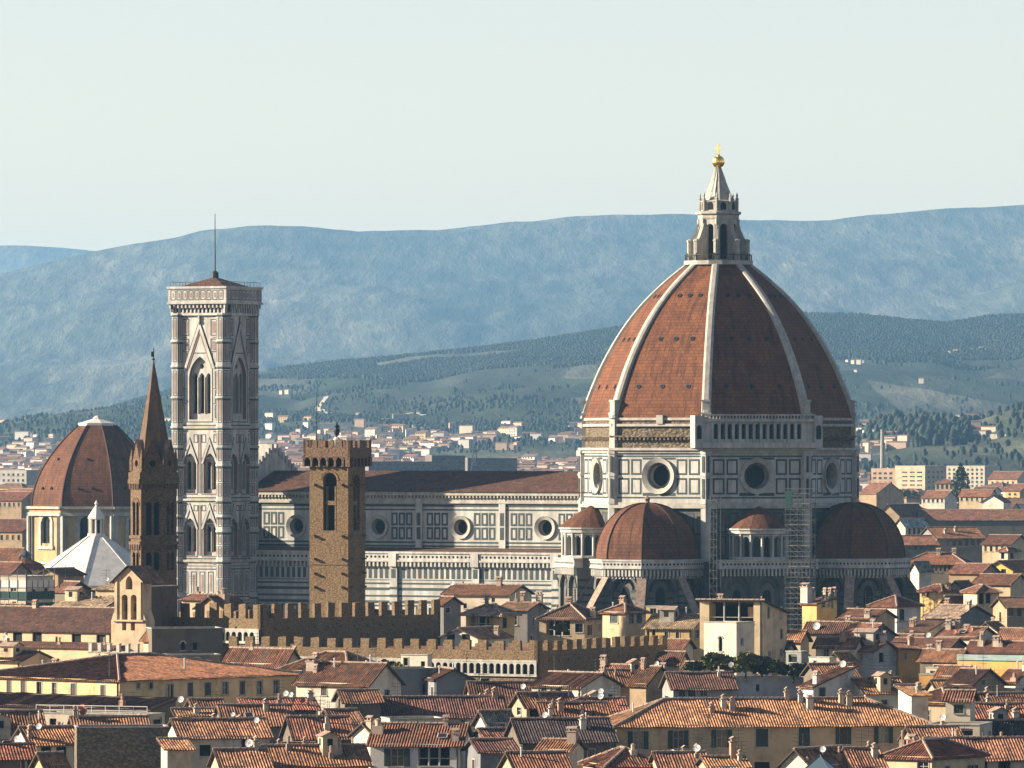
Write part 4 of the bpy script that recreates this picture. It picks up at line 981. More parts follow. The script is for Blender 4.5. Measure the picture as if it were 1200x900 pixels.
    for f in (fL, fR, fB, fF):
        hs = [(arch_h(u0, v0, u1, v1) if st in ('a',) else rect_h(u0, v0, u1, v1)) for g, u0, u1, v0, v1, st in wins if g is f and (v0 > zb)]
        b.wall(f, outline(f), hs, dp, 0, 0, 1)
    if roof == 'flat':
        b.face([(-l, 0, ze-par), (0, 0, ze-par), (0, r, ze-par), (-l, r, ze-par)], 2)
        for f in (fL, fR, fB, fF): b.fbox(f, -.08, (l if f in (fL, fB) else r)+.08, ze-.0, ze+.14, -.3, .1, 3)
        for f in (fL, fR, fB, fF):
            w = l if f in (fL, fB) else r; b.wall(f, rect_h(.0, ze-par, w, ze), (), .1, 0, off=-.25)
    if trim: b.fbox(fL, 0, l, zof(trim, 0)-.12, zof(trim, 0)+.12, 0, .12, 3); b.fbox(fR, 0, r, zof(trim, 0)-.12, zof(trim, 0)+.12, 0, .12, 3)
    if Y < 1180 and roof != 'flat' and l > 8: b.bar(fL(l-.35, zb, .08), fL(l-.35, ze-.2, .08), .09, 4, 5)
    b.build('wall', [PLASTER, DARK, M_TERR, TRIM, IRON], h, wc)
    for f, u0, u1, v0, v1, st in wins:
        if st == 'o':
            b = MB()
            for i in (1, 2): b.bar(f(u0+(u1-u0)*i/3, v0, -.25), f(u0+(u1-u0)*i/3, v1, -.25), .16, 0, 6)
            b.fbox(f, u0, u1, v0+.95, v0+1.05, -.3, -.2, 0); b.fbox(f, u0, u1, v0-.1, v0+.06, -.4, .1, 0)
            b.build('column', [TRIM], h); continue
        if st in ('a', 'd'):
            if Y < 1350:
                b = MB()
                if st == 'd':
                    b.fbox(f, u0-.08, u1+.08, v0-.12, v0, -.05, .12, 0)
                else: b.ring(f, (u0+u1)/2, v1-(u1-u0)/2, (u1-u0)/2, (u1-u0)/2+.22, .04, .08, 0, 10, 0, 180); b.fbox(f, u0-.15, u1+.15, v0-.14, v0, -.05, .14, 0)
                b.build('window', [TRIM], h)
            continue
        b = MB(); t = .07
        b.rect(f, u0+.01, v0+.01, u1-.01, v1-.01, 1, -.22)
        for q in ((u0, u0+t, v0, v1), (u1-t, u1, v0, v1), (u0+t, u1-t, v0, v0+t), (u0+t, u1-t, v1-t, v1), ((u0+u1)/2-t/2, (u0+u1)/2+t/2, v0+t, v1-t)): b.fbox(f, q[0], q[1], q[2], q[3], -.21, -.15, 0)
        if Y < 1200: b.fbox(f, u0+t, u1-t, v0+(v1-v0)*.55, v0+(v1-v0)*.55+.05, -.21, -.16, 0)
        b.fbox(f, u0-.12, u1+.12, v0-.14, v0-.01, -.05, .16, 2)
        if Y < 1200:
            for q in ((u0-.14, u0-.01, v0, v1+.14), (u1+.01, u1+.14, v0, v1+.14), (u0-.01, u1+.01, v1+.01, v1+.14)): b.fbox(f, q[0], q[1], q[2], q[3], .0, .05, 2)
        wo = b.build('window', [SHUT_B if random.random() < .4 else WOODF, GLASS, TRIM], h)
        if st in ('s', 'c'):
            hw = (u1-u0)/2
            for s in (-1, 1):
                b = MB(); q0 = (u0-hw-.02 if s < 0 else u1+.02) if st == 's' else (u0+.02 if s < 0 else (u0+u1)/2+.02); q1 = q0+hw-.04; d0, d1 = (.06, .12) if st == 's' else (-.1, -.04)
                b.fbox(f, q0, q1, v0, v1, d0, d1, 0)
                for i in range(int((v1-v0)/.22)): b.fbox(f, q0+.08, q1-.08, v0+.1+i*.22, v0+.2+i*.22, d1-.01, d1+.03, 0)
                b.build('shutter', SHUT_G if (len(label) % 2 == 0) else SHUT_B, wo)
    # roof
    if roof != 'flat':
        b = MB(); det = corr and Y < 1060
        def slope(P0, P1, up, hf, brk):
            """corrugated slope: eave P0->P1, up unit vector up the slope, hf(t)=length at distance t, brk break points"""
            P0 = Vector(P0); P1 = Vector(P1); T = (P1-P0); W_ = T.length; T.normalize(); up = Vector(up).normalized(); nn = T.cross(up)
            if nn.z < 0: nn = -nn
            if det:
                n = int(W_/.36)+1; ts = sorted(set([0, W_]+brk+[x*.36+o for x in range(n+1) for o in (0, .09, .18, .27) if x*.36+o < W_]))
            else: ts = sorted(set([0, W_]+[x for x in brk if 0 < x < W_]))
            prev = None
            for t in ts:
                cl = int(t/.36+.01); jr = (math.sin(cl*12.9+W_*7.3)*43758.5) % 1 if det else .5
                am = .065*(.5-.5*math.cos(t/.36*2*math.pi))*(.7+.6*jr) if det else 0; sg = -.10*math.sin(math.pi*t/W_)-.05*math.sin(t*.9+W_) if Y < 1200 else 0
                A = P0+T*t+nn*(am+sg)-up*(.09*jr if det else 0); B = P0+T*t+nn*(am+sg)+up*max(0, hf(t)); cur = (A, B, t)
                if prev is not None and (prev[1]-prev[0]).length+(B-A).length > .02:
                    b.face([prev[0], A, B, prev[1]], 0, [(prev[2], 0), (t, 0), (t, hf(t)), (prev[2], hf(prev[2]))])
                    dn = Vector((0, 0, -.16)); b.face([P0+T*prev[2]+dn, P0+T*t+dn, A, prev[0]], 0, [(prev[2], 0), (t, 0), (t, .05), (prev[2], .05)])
                prev = cur
            dn = Vector((0, 0, -.16)); pts = [P0+dn, P1+dn]+[P0+T*t+up*max(0, hf(t))+dn for t in sorted(set([0, W_]+brk), reverse=True)]
            b.face(pts, 2)
            for P, t in ((P0, 0), (P1, W_)):
                if hf(t) > .1: b.face([P+dn, P+up*hf(t)+dn, P+up*hf(t)+nn*.06, P+nn*.06], 2)
        o = ov
        def cap_(p, q):
            p = Vector(p); q = Vector(q); n = max(1, int((q-p).length/.8))
            for i in range(n):
                s = p+(q-p)*(i/n); e_ = p+(q-p)*((i+.96)/n); b.bar(s+Vector((0, 0, .04)), e_+Vector((0, 0, .07)), .17, 1, 5, .20)
        if roof == 'gL':
            s = rise/(r/2); k = math.hypot(1, s); ln = (r/2+o)*k
            slope((-l-o, -o, ze-o*s), (o, -o, ze-o*s), (0, 1/k, s/k), lambda t: ln, []); slope((o, r+o, ze-o*s), (-l-o, r+o, ze-o*s), (0, -1/k, s/k), lambda t: ln, [])
            cap_((-l-o, r/2, ze+rise), (o, r/2, ze+rise))
        elif roof == 'gR':
            s = rise/(l/2); k = math.hypot(1, s); ln = (l/2+o)*k
            slope((o, -o, ze-o*s), (o, r+o, ze-o*s), (-1/k, 0, s/k), lambda t: ln, []); slope((-l-o, r+o, ze-o*s), (-l-o, -o, ze-o*s), (1/k, 0, s/k), lambda t: ln, [])
            cap_((-l/2, -o, ze+rise), (-l/2, r+o, ze+rise))
        elif roof in ('sL', 'bL'):
            s = rise/r; k = math.hypot(1, s); ln = (r+2*o)*k
            if roof == 'sL': slope((-l-o, -o, ze-o*s), (o, -o, ze-o*s), (0, 1/k, s/k), lambda t: ln, [])
            else: slope((o, r+o, ze-rise-o*s), (-l-o, r+o, ze-rise-o*s), (0, -1/k, s/k), lambda t: ln, []); cap_((-l-o, -o, ze+o*s), (o, -o, ze+o*s))
        elif roof in ('sR', 'bR'):
            s = rise/l; k = math.hypot(1, s); ln = (l+2*o)*k
            if roof == 'sR': slope((o, -o, ze-o*s), (o, r+o, ze-o*s), (-1/k, 0, s/k), lambda t: ln, []); cap_((-l-o, -o, ze+rise+o*s), (-l-o, r+o, ze+rise+o*s))
            else: slope((-l-o, r+o, ze-rise-o*s), (-l-o, -o, ze-rise-o*s), (1/k, 0, s/k), lambda t: ln, [])
        elif roof == 'hip':
            k = math.hypot(1, sl); E = ins+o
            for (P0, P1, n) in (((-l-o, -o), (o, -o), (0, 1)), ((o, -o), (o, r+o), (-1, 0)), ((o, r+o), (-l-o, r+o), (0, -1)), ((-l-o, r+o), (-l-o, -o), (1, 0))):
                W_ = abs(P1[0]-P0[0])+abs(P1[1]-P0[1])
                slope((*P0, ze-o*sl), (*P1, ze-o*sl), (n[0]/k, n[1]/k, sl/k), lambda t, W_=W_: min(t, W_-t, E)*k, [E, W_-E])
            I = ins; q = [(-l+I, I), (-I, I), (-I, r-I), (-l+I, r-I)]; zt_ = ze+rise
            for (p, c_) in zip(q, ((-l-o, -o), (o, -o), (o, r+o), (-l-o, r+o))): cap_((*c_, ze-o*sl), (*p, zt_))
            if l > 2*I+.1: cap_((*q[0], zt_), (*q[1], zt_))
            if r > 2*I+.1: cap_((*q[1], zt_), (*q[2], zt_))
            if l > 2*I+.1 and r > 2*I+.1: b.face([(*p, zt_-.02) for p in q], 0, [(0, 0), (l, 0), (l, r), (0, r)])
        b.build('roof', [TILE, RIDGE, WOODD], h, tc)
    # chimneys and aerials
    def spot(px, q):
        if a < -45: x = max(-l+.3, min(-.3, -q*l)); y = solve(px, ey, (ex[0]*x, ex[1]*x)); return x, max(.3, min(r-.3, y))
        y = max(.3, min(r-.3, q*r)); x = -solve(px, (-ex[0], -ex[1]), (ey[0]*y, ey[1]*y)); return max(-l+.3, min(-.3, x)), y
    ch = list(ch); an = list(an); rg = random.Random(int(xc*7+ye*3)); pl_ = (xl if xl is not None and LL is None else xc); pr_x = xr if xr is not None and RR is None else xc
    if Y < 1260 and roof != 'flat' and max(l, r) > 5:
        w_px = max(8, pr_x-pl_)
        for _ in range(int(rg.random()*1.9+min(2, w_px/60))): ch.append((rg.uniform(pl_+3, pr_x-3), rg.uniform(.25, .8), rg.uniform(.2, 1.0), rg.uniform(.2, .5)))
        for _ in range(rg.choice((0, 1, 1, 2))): an.append(('a', rg.uniform(pl_+3, pr_x-3), rg.uniform(.1, .7), rg.uniform(2.2, 4.2)))
        if rg.random() < .2: an.append(('d', rg.uniform(pl_+3, pr_x-3), rg.uniform(.1, .6), rg.uniform(.9, 1.8), rg.uniform(.3, .45)))
    for s in ch:
        px, fr_, hh = s[:3]; x, yd = spot(px, fr_); q = s[3] if len(s) > 3 else .45; z0 = zr(x, yd)-.5
        kc = int(px*3+hh*10) % 3; b = MB()
        if kc == 1:
            b.box(x-q, x+q, yd-q*.8, yd+q*.8, z0, z0+.5+hh*.7, 0); b.bar((x, yd, z0+.5+hh*.7), (x, yd, z0+1.0+hh), q*.55, 0, 8); b.bar((x, yd, z0+1.0+hh), (x, yd, z0+1.15+hh), q*.8, 1, 8, .1); b.build('chimney', [PLASTER, RIDGE], h, random.choice(((.55, .45, .33), (.36, .27, .19), (.48, .30, .2)))); continue
        if kc == 2 and hh < .8:
            b.bar((x, yd, z0), (x, yd, z0+1.1+hh), .11, 0, 6); b.bar((x, yd, z0+1.05+hh), (x, yd, z0+1.25+hh), .2, 0, 6, .05); b.build('flue_pipe', STEEL if int(px) % 2 else AWN, h); continue
        b.box(x-q, x+q, yd-q*.8, yd+q*.8, z0, z0+.5+hh, 0); b.box(x-q-.12, x+q+.12, yd-q*.8-.12, yd+q*.8+.12, z0+.5+hh, z0+.64+hh, 1)
        for dx in (-.6, .6): b.box(x+dx*q-.1, x+dx*q+.1, yd-q*.6, yd+q*.6, z0+.64+hh, z0+.95+hh, 0)
        b.face([(x-q-.1, yd-q, z0+.95+hh), (x+q+.1, yd-q, z0+.95+hh), (x+q+.1, yd, z0+1.25+hh), (x-q-.1, yd, z0+1.25+hh)], 1); b.face([(x-q-.1, yd+q, z0+.95+hh), (x+q+.1, yd+q, z0+.95+hh), (x+q+.1, yd, z0+1.25+hh), (x-q-.1, yd, z0+1.25+hh)], 1)
        b.build('chimney', [PLASTER, RIDGE], h, random.choice(((.55, .45, .33), (.62, .55, .45), (.42, .33, .25), (.48, .30, .2))))
    for s in an:
        kd, px, fr_, hh = s[:4]; x, yd = spot(px, fr_); z0 = zr(x, yd)-.2; b = MB()
        b.bar((x, yd, z0), (x, yd, z0+hh), .035, 0, 4)
        ir = Vector((math.cos(rad(-a)), math.sin(rad(-a)), 0)); fwd = Vector((ir.y, -ir.x, 0))
        if kd == 'a':
            for i in range(4):
                zz_ = z0+hh-.15-i*.45; w_ = .75-.12*(i % 2); d = ir*w_
                b.bar(Vector((x, yd, zz_))-d, Vector((x, yd, zz_))+d, .028, 0, 4)
            b.bar(Vector((x, yd, z0+hh-.15)), Vector((x, yd, z0+hh-.15))+fwd*.8, .028, 0, 4); b.build('antenna', STEEL, h)
        else:
            rr_ = s[4] if len(s) > 4 else .5; cN = (fwd-ir*.45+Vector((0, 0, .35))).normalized(); uA = cN.orthogonal().normalized(); vA = cN.cross(uA); c3 = Vector((x, yd, z0+hh))
            n = 14; pr_ = [(.0, 0), (.6, .07), (1, .2)]
            for (r0, d0), (r1, d1) in zip(pr_, pr_[1:]):
                for i in range(n):
                    t0, t1 = 2*math.pi*i/n, 2*math.pi*(i+1)/n; g_ = lambda r_, d_, t: c3+(uA*math.cos(t)+vA*math.sin(t))*r_*rr_+cN*d_*rr_
                    b.face([g_(r0, d0, t0), g_(r1, d1, t0), g_(r1, d1, t1), g_(r0, d0, t1)], 1)
            b.bar(c3, c3+cN*.5*rr_*1.6, .03, 0, 4); b.build('satellite_dish', [STEEL, DISHR if kd == 'r' else DISHW], h)
    if Y < 1200 and roof in ('gL', 'gR', 'sL', 'sR') and l > 6 and r > 6:
        for _ in range(rg.choice((0, 0, 1, 1, 2))):
            x, y = rg.uniform(-l+1.5, -1.5), rg.uniform(1.5, r-1.5); zq = zr(x, y); b = MB(); k_ = rg.random()
            if k_ < .45:                              # rooftop room
                w2, d2, h2 = rg.uniform(1.0, 1.8), rg.uniform(.8, 1.3), rg.uniform(1.2, 2.1)
                b.box(x-w2, x+w2, y-d2, y+d2, zq-1.2, zq+h2, 0); b.rect(fr_of((x-w2, y-d2, 0), (1, 0), (0, -1)), w2*.6, zq+.35, w2*1.2, zq+h2-.35, 1, .03); b.rect(fr_of((x+w2, y-d2, 0), (0, 1), (1, 0)), d2*.6, zq+.35, d2*1.3, zq+h2-.35, 1, .03)
                for s_ in (-1, 1): b.face([(x-w2-.3, y+s_*(d2+.35), zq+h2-.08), (x+w2+.3, y+s_*(d2+.35), zq+h2-.08), (x+w2+.3, y, zq+h2+.55), (x-w2-.3, y, zq+h2+.55)], 2)
                for s_ in (-1, 1): b.face([(x+s_*w2, y-d2, zq+h2), (x+s_*w2, y+d2, zq+h2), (x+s_*w2, y, zq+h2+.5)], 0)
                b.build('dormer', [PLASTER, DARK, RIDGE], h, rg.choice(((.66, .58, .46), (.58, .44, .28), (.40, .36, .30))))
            else:                                     # skylight
                w2, d2 = rg.uniform(.4, .8), rg.uniform(.4, .6); sx = (zr(x+.1, y)-zr(x-.1, y))/.2; sy = (zr(x, y+.1)-zr(x, y-.1))/.2
                P = lambda u, v, e: (x+u, y+v, zq+u*sx+v*sy+e)
                b.face([P(-w2, -d2, .18), P(w2, -d2, .18), P(w2, d2, .18), P(-w2, d2, .18)], 1)
                for q0, q1 in (((-w2, -d2), (w2, -d2)), ((w2, -d2), (w2, d2)), ((w2, d2), (-w2, d2)), ((-w2, d2), (-w2, -d2))): b.bar(P(*q0, .17), P(*q1, .17), .07, 0, 4)
                b.build('skylight', [TRIM, GLASS], h)
    HOUSES.append((h, c, l, r, a, ze+gz_)); h['_'] = 1; del h['_']
    return h, (l, r, ze)
M_FARROOF = M('far_clay_roof', (.30, .16, .105), .9, .3, .3)
M_TERR = M('terrace_paving', (.24, .16, .11), .9, .35, .9)
WOODD = M('eave_timber', (.10, .065, .04), .9, .3, 2)
# ---- left foreground
H('long cream wing with a dark roof and deep square windows by the bell gable', -30, 131, None, 739, 1100, -35, 'gL', 3.3, 'cream', 'dark', L=[(15, 26, 741, 754, 'd'), (38, 49, 741, 755, 'd'), (65, 67.5, 746, 757, 'd'), (84, 95, 743, 756, 'd'), (113, 124, 744, 758, 'd')], RR=13)
H('low cream wall with a thin lean-to roof under the long cream wing', -30, 133, None, 759, 1086, -35, 'sL', .5, 'cream', 'brown', RR=4)
h, (l, r, ze) = H('cream arcaded terrace with square parapet posts in front of the bell gable', 103, 163, 184, 766, 1070, -35, 'flat', 0, 'cream', L=[(106, 115, 770, 790, 'a'), (120, 129, 770, 790, 'a'), (135, 144, 770, 790, 'a'), (149, 158, 771, 790, 'a')], par=.5)
for i in range(6): b = MB(); x = -l+.5+i*(l-1)/5; b.box(x-.3, x+.3, -.1, .4, ze, ze+1.35, 0); b.box(x-.38, x+.38, -.16, .46, ze+1.35, ze+1.5, 0); b.build('parapet_post', TRIM, h)
h, _ = H('dark windowless brick church flank right of the bell gable', 160, 169, 208, 688, 1100, -29, 'flat', 0, (.16, .10, .06))
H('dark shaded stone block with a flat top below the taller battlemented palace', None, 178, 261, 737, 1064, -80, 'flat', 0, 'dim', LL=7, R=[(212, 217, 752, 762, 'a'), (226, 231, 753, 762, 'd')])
H('low grey shed with two dark arches at the corner of the battlemented palace', None, 196, 258, 768, 1050, -80, 'flat', 0, 'slate', LL=5, R=[(211, 222, 771, 790, 'a'), (226, 236, 771, 790, 'a')])
H('small cream gabled house beside the arcaded terrace and the dark stone block', 168, 178, 194, 748, 1068, -40, 'gL', 1.3, 'pale', 'rust')
H('small dark tiled roof peeping over the long yellow wing at the left edge', -30, 24, 42, 774, 1046, -35, 'gL', 1.3, 'cream', 'dark', RR=8)
h, _ = H('long yellow corner building with a row of narrow shuttered windows and a big tiled roof', -40, 140, 352, 797, 985, -41, 'hip', 2.9, (.80, .55, .28), 'rust', L=[(8, 13, 797.5, 812, 'c'), (24.5, 30, 798, 813, 'c'), (43, 48.5, 799, 814), (61, 66, 800, 815), (83, 89, 801, 816, 'c'), (118, 123, 803, 818, 'c')],
  R=[(160, 164, 800, 807), (175, 179, 800, 807), (195, 203, 802, 817), (220, 226, 800, 816, 'c'), (240, 247, 800, 815, 'c'), (260.5, 267.5, 799, 814), (281, 287, 798, 814, 'c'), (301, 307.5, 797.5, 814), (320.5, 327, 797, 813)], ch=[(50, .3, .5), (65, .3, .3)], an=[('a', 128, .05, 4)])
H('brown hip roofed house with a cream triangular end behind the long yellow building', 262, 333, 353, 778, 1040, -41, 'gL', 2.1, 'cream', 'brown')
H('broad house under a big mottled orange brown roof behind the white shuttered house', 338, 408, 464, 787, 1012, -41, 'hip', 3.6, 'beige', 'rust', LL=14)
H('long low dark tiled roof running along the foot of the yellow wall', -40, 176, None, 831, 955, -41, 'sL', 1.3, 'dim', 'dark', RR=5)
h, (l, r, ze) = H('flat white terrace block with a pale railing below the yellow wall', 42, 172, 193, 838, 925, -24, 'flat', 0, 'pale', L=[(58, 66, 842, 852, 'd'), (85, 93, 843, 853, 'd')], R=[(180, 190, 840, 849, 'd')], an=[('r', 96, .0, 1.0), ('a', 140, .5, 3.2)])
b = MB()
for zz_ in (.5, 1.1): b.bar((-l, .1, ze+zz_), (0, .1, ze+zz_), .06, 0, 4)
for i in range(9): b.bar((-l+i*l/8, .1, ze), (-l+i*l/8, .1, ze+1.15), .05, 0, 4)
b.build('railing', AWN, h)
H('orange tiled house at the left edge with a broad roof facing the viewer', None, -14, 54, 867, 905, -76, 'gR', 3.5, 'beige', 'orange', LL=10, ch=[(35, .3, .5)])
H('small house with an orange roof and a white gable next to the rough stone wall', None, 36, 91, 871, 892, -70, 'gR', 1.9, 'white', 'orange', LL=8, R=[(48, 60, 875, 888, 'd'), (66, 78, 875, 886, 'd')], ch=[(30, .2, .8, .3)])
h, _ = H('windowless block of rough dark rubble stone with a flat top', None, 90, 197, 853, 882, -84, 'flat', 0, 'dim', LL=7, par=.3)
for c_ in h.children:
    if c_.name.startswith('wall'): c_.data.materials[0] = RUBBLE
H('dark walled house with a low reddish roof in the bottom left corner', None, -20, 41, 888, 850, -78, 'gR', 1.5, 'dim', 'red', LL=7, R=[(25, 29, 891, 900), (32, 36, 891, 900)])
H('tiny yellow house with an orange roof at the foot of the rough stone wall', 40, 53, 77, 896, 836, -58, 'gR', 1.3, (.70, .50, .20), 'orange')
H('strip of orange roof behind the rough stone wall', None, 88, 173, 851, 906, -80, 'gR', 1.1, 'beige', 'orange', LL=5, ch=[(86, .5, .8, .3)], an=[('r', 98, .5, .9, .55)])
H('white house with a salmon tiled roof right of the rough stone wall', None, 212, 316, 863, 890, -74, 'gR', 2.0, 'white', (.36, .165, .09), LL=8, R=[(234, 247, 873, 886, 'd'), (283, 288, 866, 884, 'd')], an=[('a', 219, .2, 3.2)])
H('little pale lean-to with a short tile roof against the rough stone wall', None, 196, 224, 877, 874, -76, 'sR', .9, 'pale', 'orange', LL=4)
H('long orange roofed house with a plain grey end wall in the lower left', None, 264, 345, 849, 930, -78, 'gR', 2.4, 'grey', 'orange', LL=9, an=[('d', 273, .1, 1.0, .3)])
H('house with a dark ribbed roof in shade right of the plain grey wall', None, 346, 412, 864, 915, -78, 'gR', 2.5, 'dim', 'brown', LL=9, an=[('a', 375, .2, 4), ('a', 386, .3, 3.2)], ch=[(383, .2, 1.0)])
H('low beige wall with a narrow tiled coping below the shaded yellow wing', None, 208, 260, 838, 938, -80, 'sR', .6, 'beige', 'orange', LL=3, an=[('d', 212, .0, 2.2, .45)])
H('low red roof with a white edge in front of the white shuttered house', None, 288, 372, 831, 958, -80, 'sR', 1.1, 'dim', 'red', LL=5, an=[('d', 341, .4, 1.6, .38), ('r', 356, .4, .8, .45)], ch=[(375, .9, .9)])
H('small orange roof carrying a white dish and a slanting stub chimney near the bottom edge', None, 261, 316, 898, 850, -76, 'gR', 1.9, 'beige', 'orange', LL=7, an=[('d', 292, .5, .9, .5)], ch=[(300, .5, .9, .3)])
H('orange ribbed roof with pale chimney pots above a yellow wall at the bottom', None, 317, 432, 896, 856, -78, 'gR', 2.1, (.66, .45, .18), 'orange', LL=9, ch=[(338, .4, 1.0, .35), (388, .2, .7, .35), (398, .3, 1.0, .35)], an=[('a', 345, .1, 2.5)])
H('short strip of orange roof tucked between two ribbed roofs and the plain grey wall', None, 340, 374, 881, 888, -78, 'sR', .8, 'dim', 'orange', LL=4, ch=[(357, .4, .8, .25)])
# ---- centre left
H('white sunlit house with dark brown shutters and a brown roof, its gable in blue shade', 347, 432, 470, 801, 985, -35, 'gL', 2.7, 'white', 'brown', L=[(376.5, 383, 801.5, 815, 'c'), (422.5, 429, 803, 817, 'c'), (397, 401, 810, 816), (422.5, 429, 838, 849, 'c'), (378, 383, 832, 845, 'c')], ch=[(366, .35, .9, .7), (392, .4, .5, .25)], an=[('a', 356, .02, 2.5)])
H('stained grey parapet house with a single dark door behind the dark roofs', None, 455, 512, 784, 1008, -76, 'flat', 0, (.25, .245, .24), LL=7, R=[(495, 502, 801, 815, 'd')])
H('stained grey gabled house with a lopsided top right of the grey parapet house', None, 511, 553, 795, 1003, -76, 'gL', 1.3, (.23, .23, .23), 'dark', LL=9)
H('wide dark brown roof with pale seams above a white wall', None, 432, 592, 839, 962, -81, 'gR', 2.4, 'white', 'dark', LL=9, R=[(521, 526, 844, 852), (540, 545, 844, 852), (560, 565, 844, 852)], an=[('a', 466, .05, 4.5), ('a', 474, .1, 2.5), ('a', 509, .05, 3.2)])
H('dark brown roof next to the white arcade wall', None, 556, 640, 824, 990, -81, 'gR', 2.8, 'beige', 'dark', LL=9)
H('pale house with a dark ribbed roof, brown shutters and a wide dark terrace opening', 434, 539, 561, 872, 890, -9, 'gL', 2.4, (.62, .58, .52), 'brown', L=[(458, 473, 877, 898, 's'), (490, 527, 876, 898, 'o')], R=[(546, 552, 878, 900, 'd')], RR=9, ch=[(443, .3, 1.0, .7), (534, .1, .8, .45)], dp=1.6)
H('plain white parapet box behind the dark ribbed roof', None, 457, 521, 843, 915, -78, 'flat', 0, 'pale', LL=6)
H('narrow white house end catching the sun left of the dark ribbed roof', 412, 441, 452, 862, 903, -48, 'gR', 1.5, 'white', 'rust', ch=[(418, .1, 1.0, .45), (434, .3, .9, .5)])
H('small house with a white sunlit gable and one wide dark window', 600, 617, 675, 827, 940, -68, 'gR', 1.6, 'beige', 'orange', L=[(606, 611, 829, 838)], R=[(621, 653, 829, 848, 'd')])
H('low white house roofed with pale corrugated sheets', 557, 571, 602, 847, 935, -60, 'gR', 1.5, 'white', 'grey')
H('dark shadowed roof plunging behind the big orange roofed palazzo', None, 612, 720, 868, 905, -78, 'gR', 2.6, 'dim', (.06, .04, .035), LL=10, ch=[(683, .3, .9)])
H('small pale gable with a leaning tile coping in the shadowed yard', 631, 667, 684, 878, 880, -22, 'gL', 1.1, 'pale', 'rust', ch=[(676, .4, 1.2, .6)])
H('dark ribbed roof at the bottom edge under the small pale gable', None, 606, 668, 902, 848, -76, 'gR', 1.9, 'beige', 'rust', LL=8)
H('brown hip roof at the bottom edge below the palazzo windows', None, 711, 777, 896, 850, -72, 'hip', 1.8, 'beige', 'brown', LL=9)
H('orange roof with twin dishes at the bottom edge below the palazzo', None, 776, 830, 902, 846, -80, 'gR', 1.9, 'beige', 'orange', LL=8, an=[('d', 788, .8, 1.3, .3), ('d', 817, .3, 1.5, .45), ('a', 818, .35, 3.6)], ch=[(802, .7, .8, .4)])
H('squat tiled roof with a tall brick chimney at the bottom edge below the palazzo', None, 832, 876, 898, 842, -78, 'gR', 1.0, 'beige', 'orange', LL=6, ch=[(859, .5, 1.7, .45), (867, .3, .6, .3)], an=[('a', 902, .3, 2.6)])
# ---- centre
pal = H('big palazzo with a long bright orange roof and a row of dark shuttered windows', None, 722, 1092, 850, 915, -82, 'hip', 3.1, (.56, .42, .25), (.34, .165, .085), LL=15, R=[(742, 754, 857, 878, 's'), (789, 801, 856, 877, 's'), (840, 852, 855, 876, 's'), (886, 900, 854, 875, 'c'), (936, 949, 852, 874, 'c'), (984, 993, 850, 872, 's'), (1030, 1041, 849, 871, 's'), (746, 752, 893, 906, 'd'), (884, 902, 893, 906, 'd')], L=[(714, 719, 862, 880, 'c')],
  ch=[(848, .35, .9, .4), (858, .3, .9, .45), (922, .5, .8, .35), (938, .45, .9, .4), (949, .32, 1.2, .5), (986, .42, 1.1, .4), (995, .38, 1.1, .45), (742, .5, .5, .3)], an=[('a', 1007, .0, 3.5), ('a', 830, .0, 2.5)])
H('old brown roofed wing joined to the left end of the big palazzo', None, 640, 716, 849, 936, -80, 'gR', 2.7, 'beige', 'brown', LL=10, ch=[(645, .2, .9, .3), (657, .35, .8, .5)], an=[('r', 699, .9, .8, .5)])
H('white house with a dark brown roof and a grey gable right of the white arcade', 623, 681, 727, 804, 985, -40, 'gL', 1.7, 'white', 'brown', L=[(634, 641, 805, 814), (645, 648, 805, 812), (651, 658, 806, 813)], ch=[(707, .8, 1.4, .35)])
H('cream corner house under a little hip roof behind the dark battlemented wall', 706, 733, 757, 717, 1150, -45, 'hip', 1.7, 'cream', 'brown', L=[(715, 724, 718, 730, 'c')], R=[(737, 743, 718, 731), (746, 752, 718, 730, 'c')])
H('long yellow house with arched doors and a pale tan roof', 756, 811, 823, 735, 1140, -22, 'gL', 1.9, 'yellow', 'tan', L=[(758, 761, 739, 752, 'a'), (764, 768, 738, 752, 'a'), (779, 783, 741, 752, 'c'), (792, 796, 741, 752, 'c')], R=[(815, 820, 738, 748)], RR=9)
H('tiny yellow attic with two windows peeping over the tan roof', 757, 778, 784, 711, 1190, -22, 'flat', 0, 'yellow', L=[(762, 769, 713, 720), (771, 775, 713, 720)])
H('white sunlit block with one tall arched window under the open loggia', 825, 863, 884, 730, 1062, -38, 'flat', 0, 'white', L=[(842, 846.5, 746, 763, 'a'), (839, 850, 771, 785, 'a')], R=[(868, 871, 748, 756)], an=[('a', 869, .5, 1)])
H('cream house with an open dark rooftop loggia and slender columns', 820, 894, 922, 704, 1080, -20, 'bL', 2.0, 'cream', 'orange', L=[(831, 883, 705.5, 731, 'o')], name='loggia_house', dp=3.2, ch=[(893, .0, .1, .2)])
H('yellow house with a tall block chimney and a row of white pots', 940, 957, 981, 707, 1180, -45, 'sL', .9, 'yellow', 'brown', R=[(963, 967, 706, 712), (970, 972, 705, 711), (974, 976, 704, 712)], ch=[(945, .1, 2.6, .8), (953, .4, 1.5, .3), (967, .8, 1.1, .3), (973, .85, 1.1, .3), (979, .95, 1.1, .3)], name='house')
H('brown roofed house with a plant filled terrace behind the dark battlemented wall', 632, 685, 701, 724, 1160, -20, 'hip', 2.2, 'beige', 'dark', L=[(640, 668, 727, 745, 'o'), (674, 683, 731, 741)], RR=10, ch=[(667, .6, .9, .5), (697, .5, .8, .4)], dp=2.0)
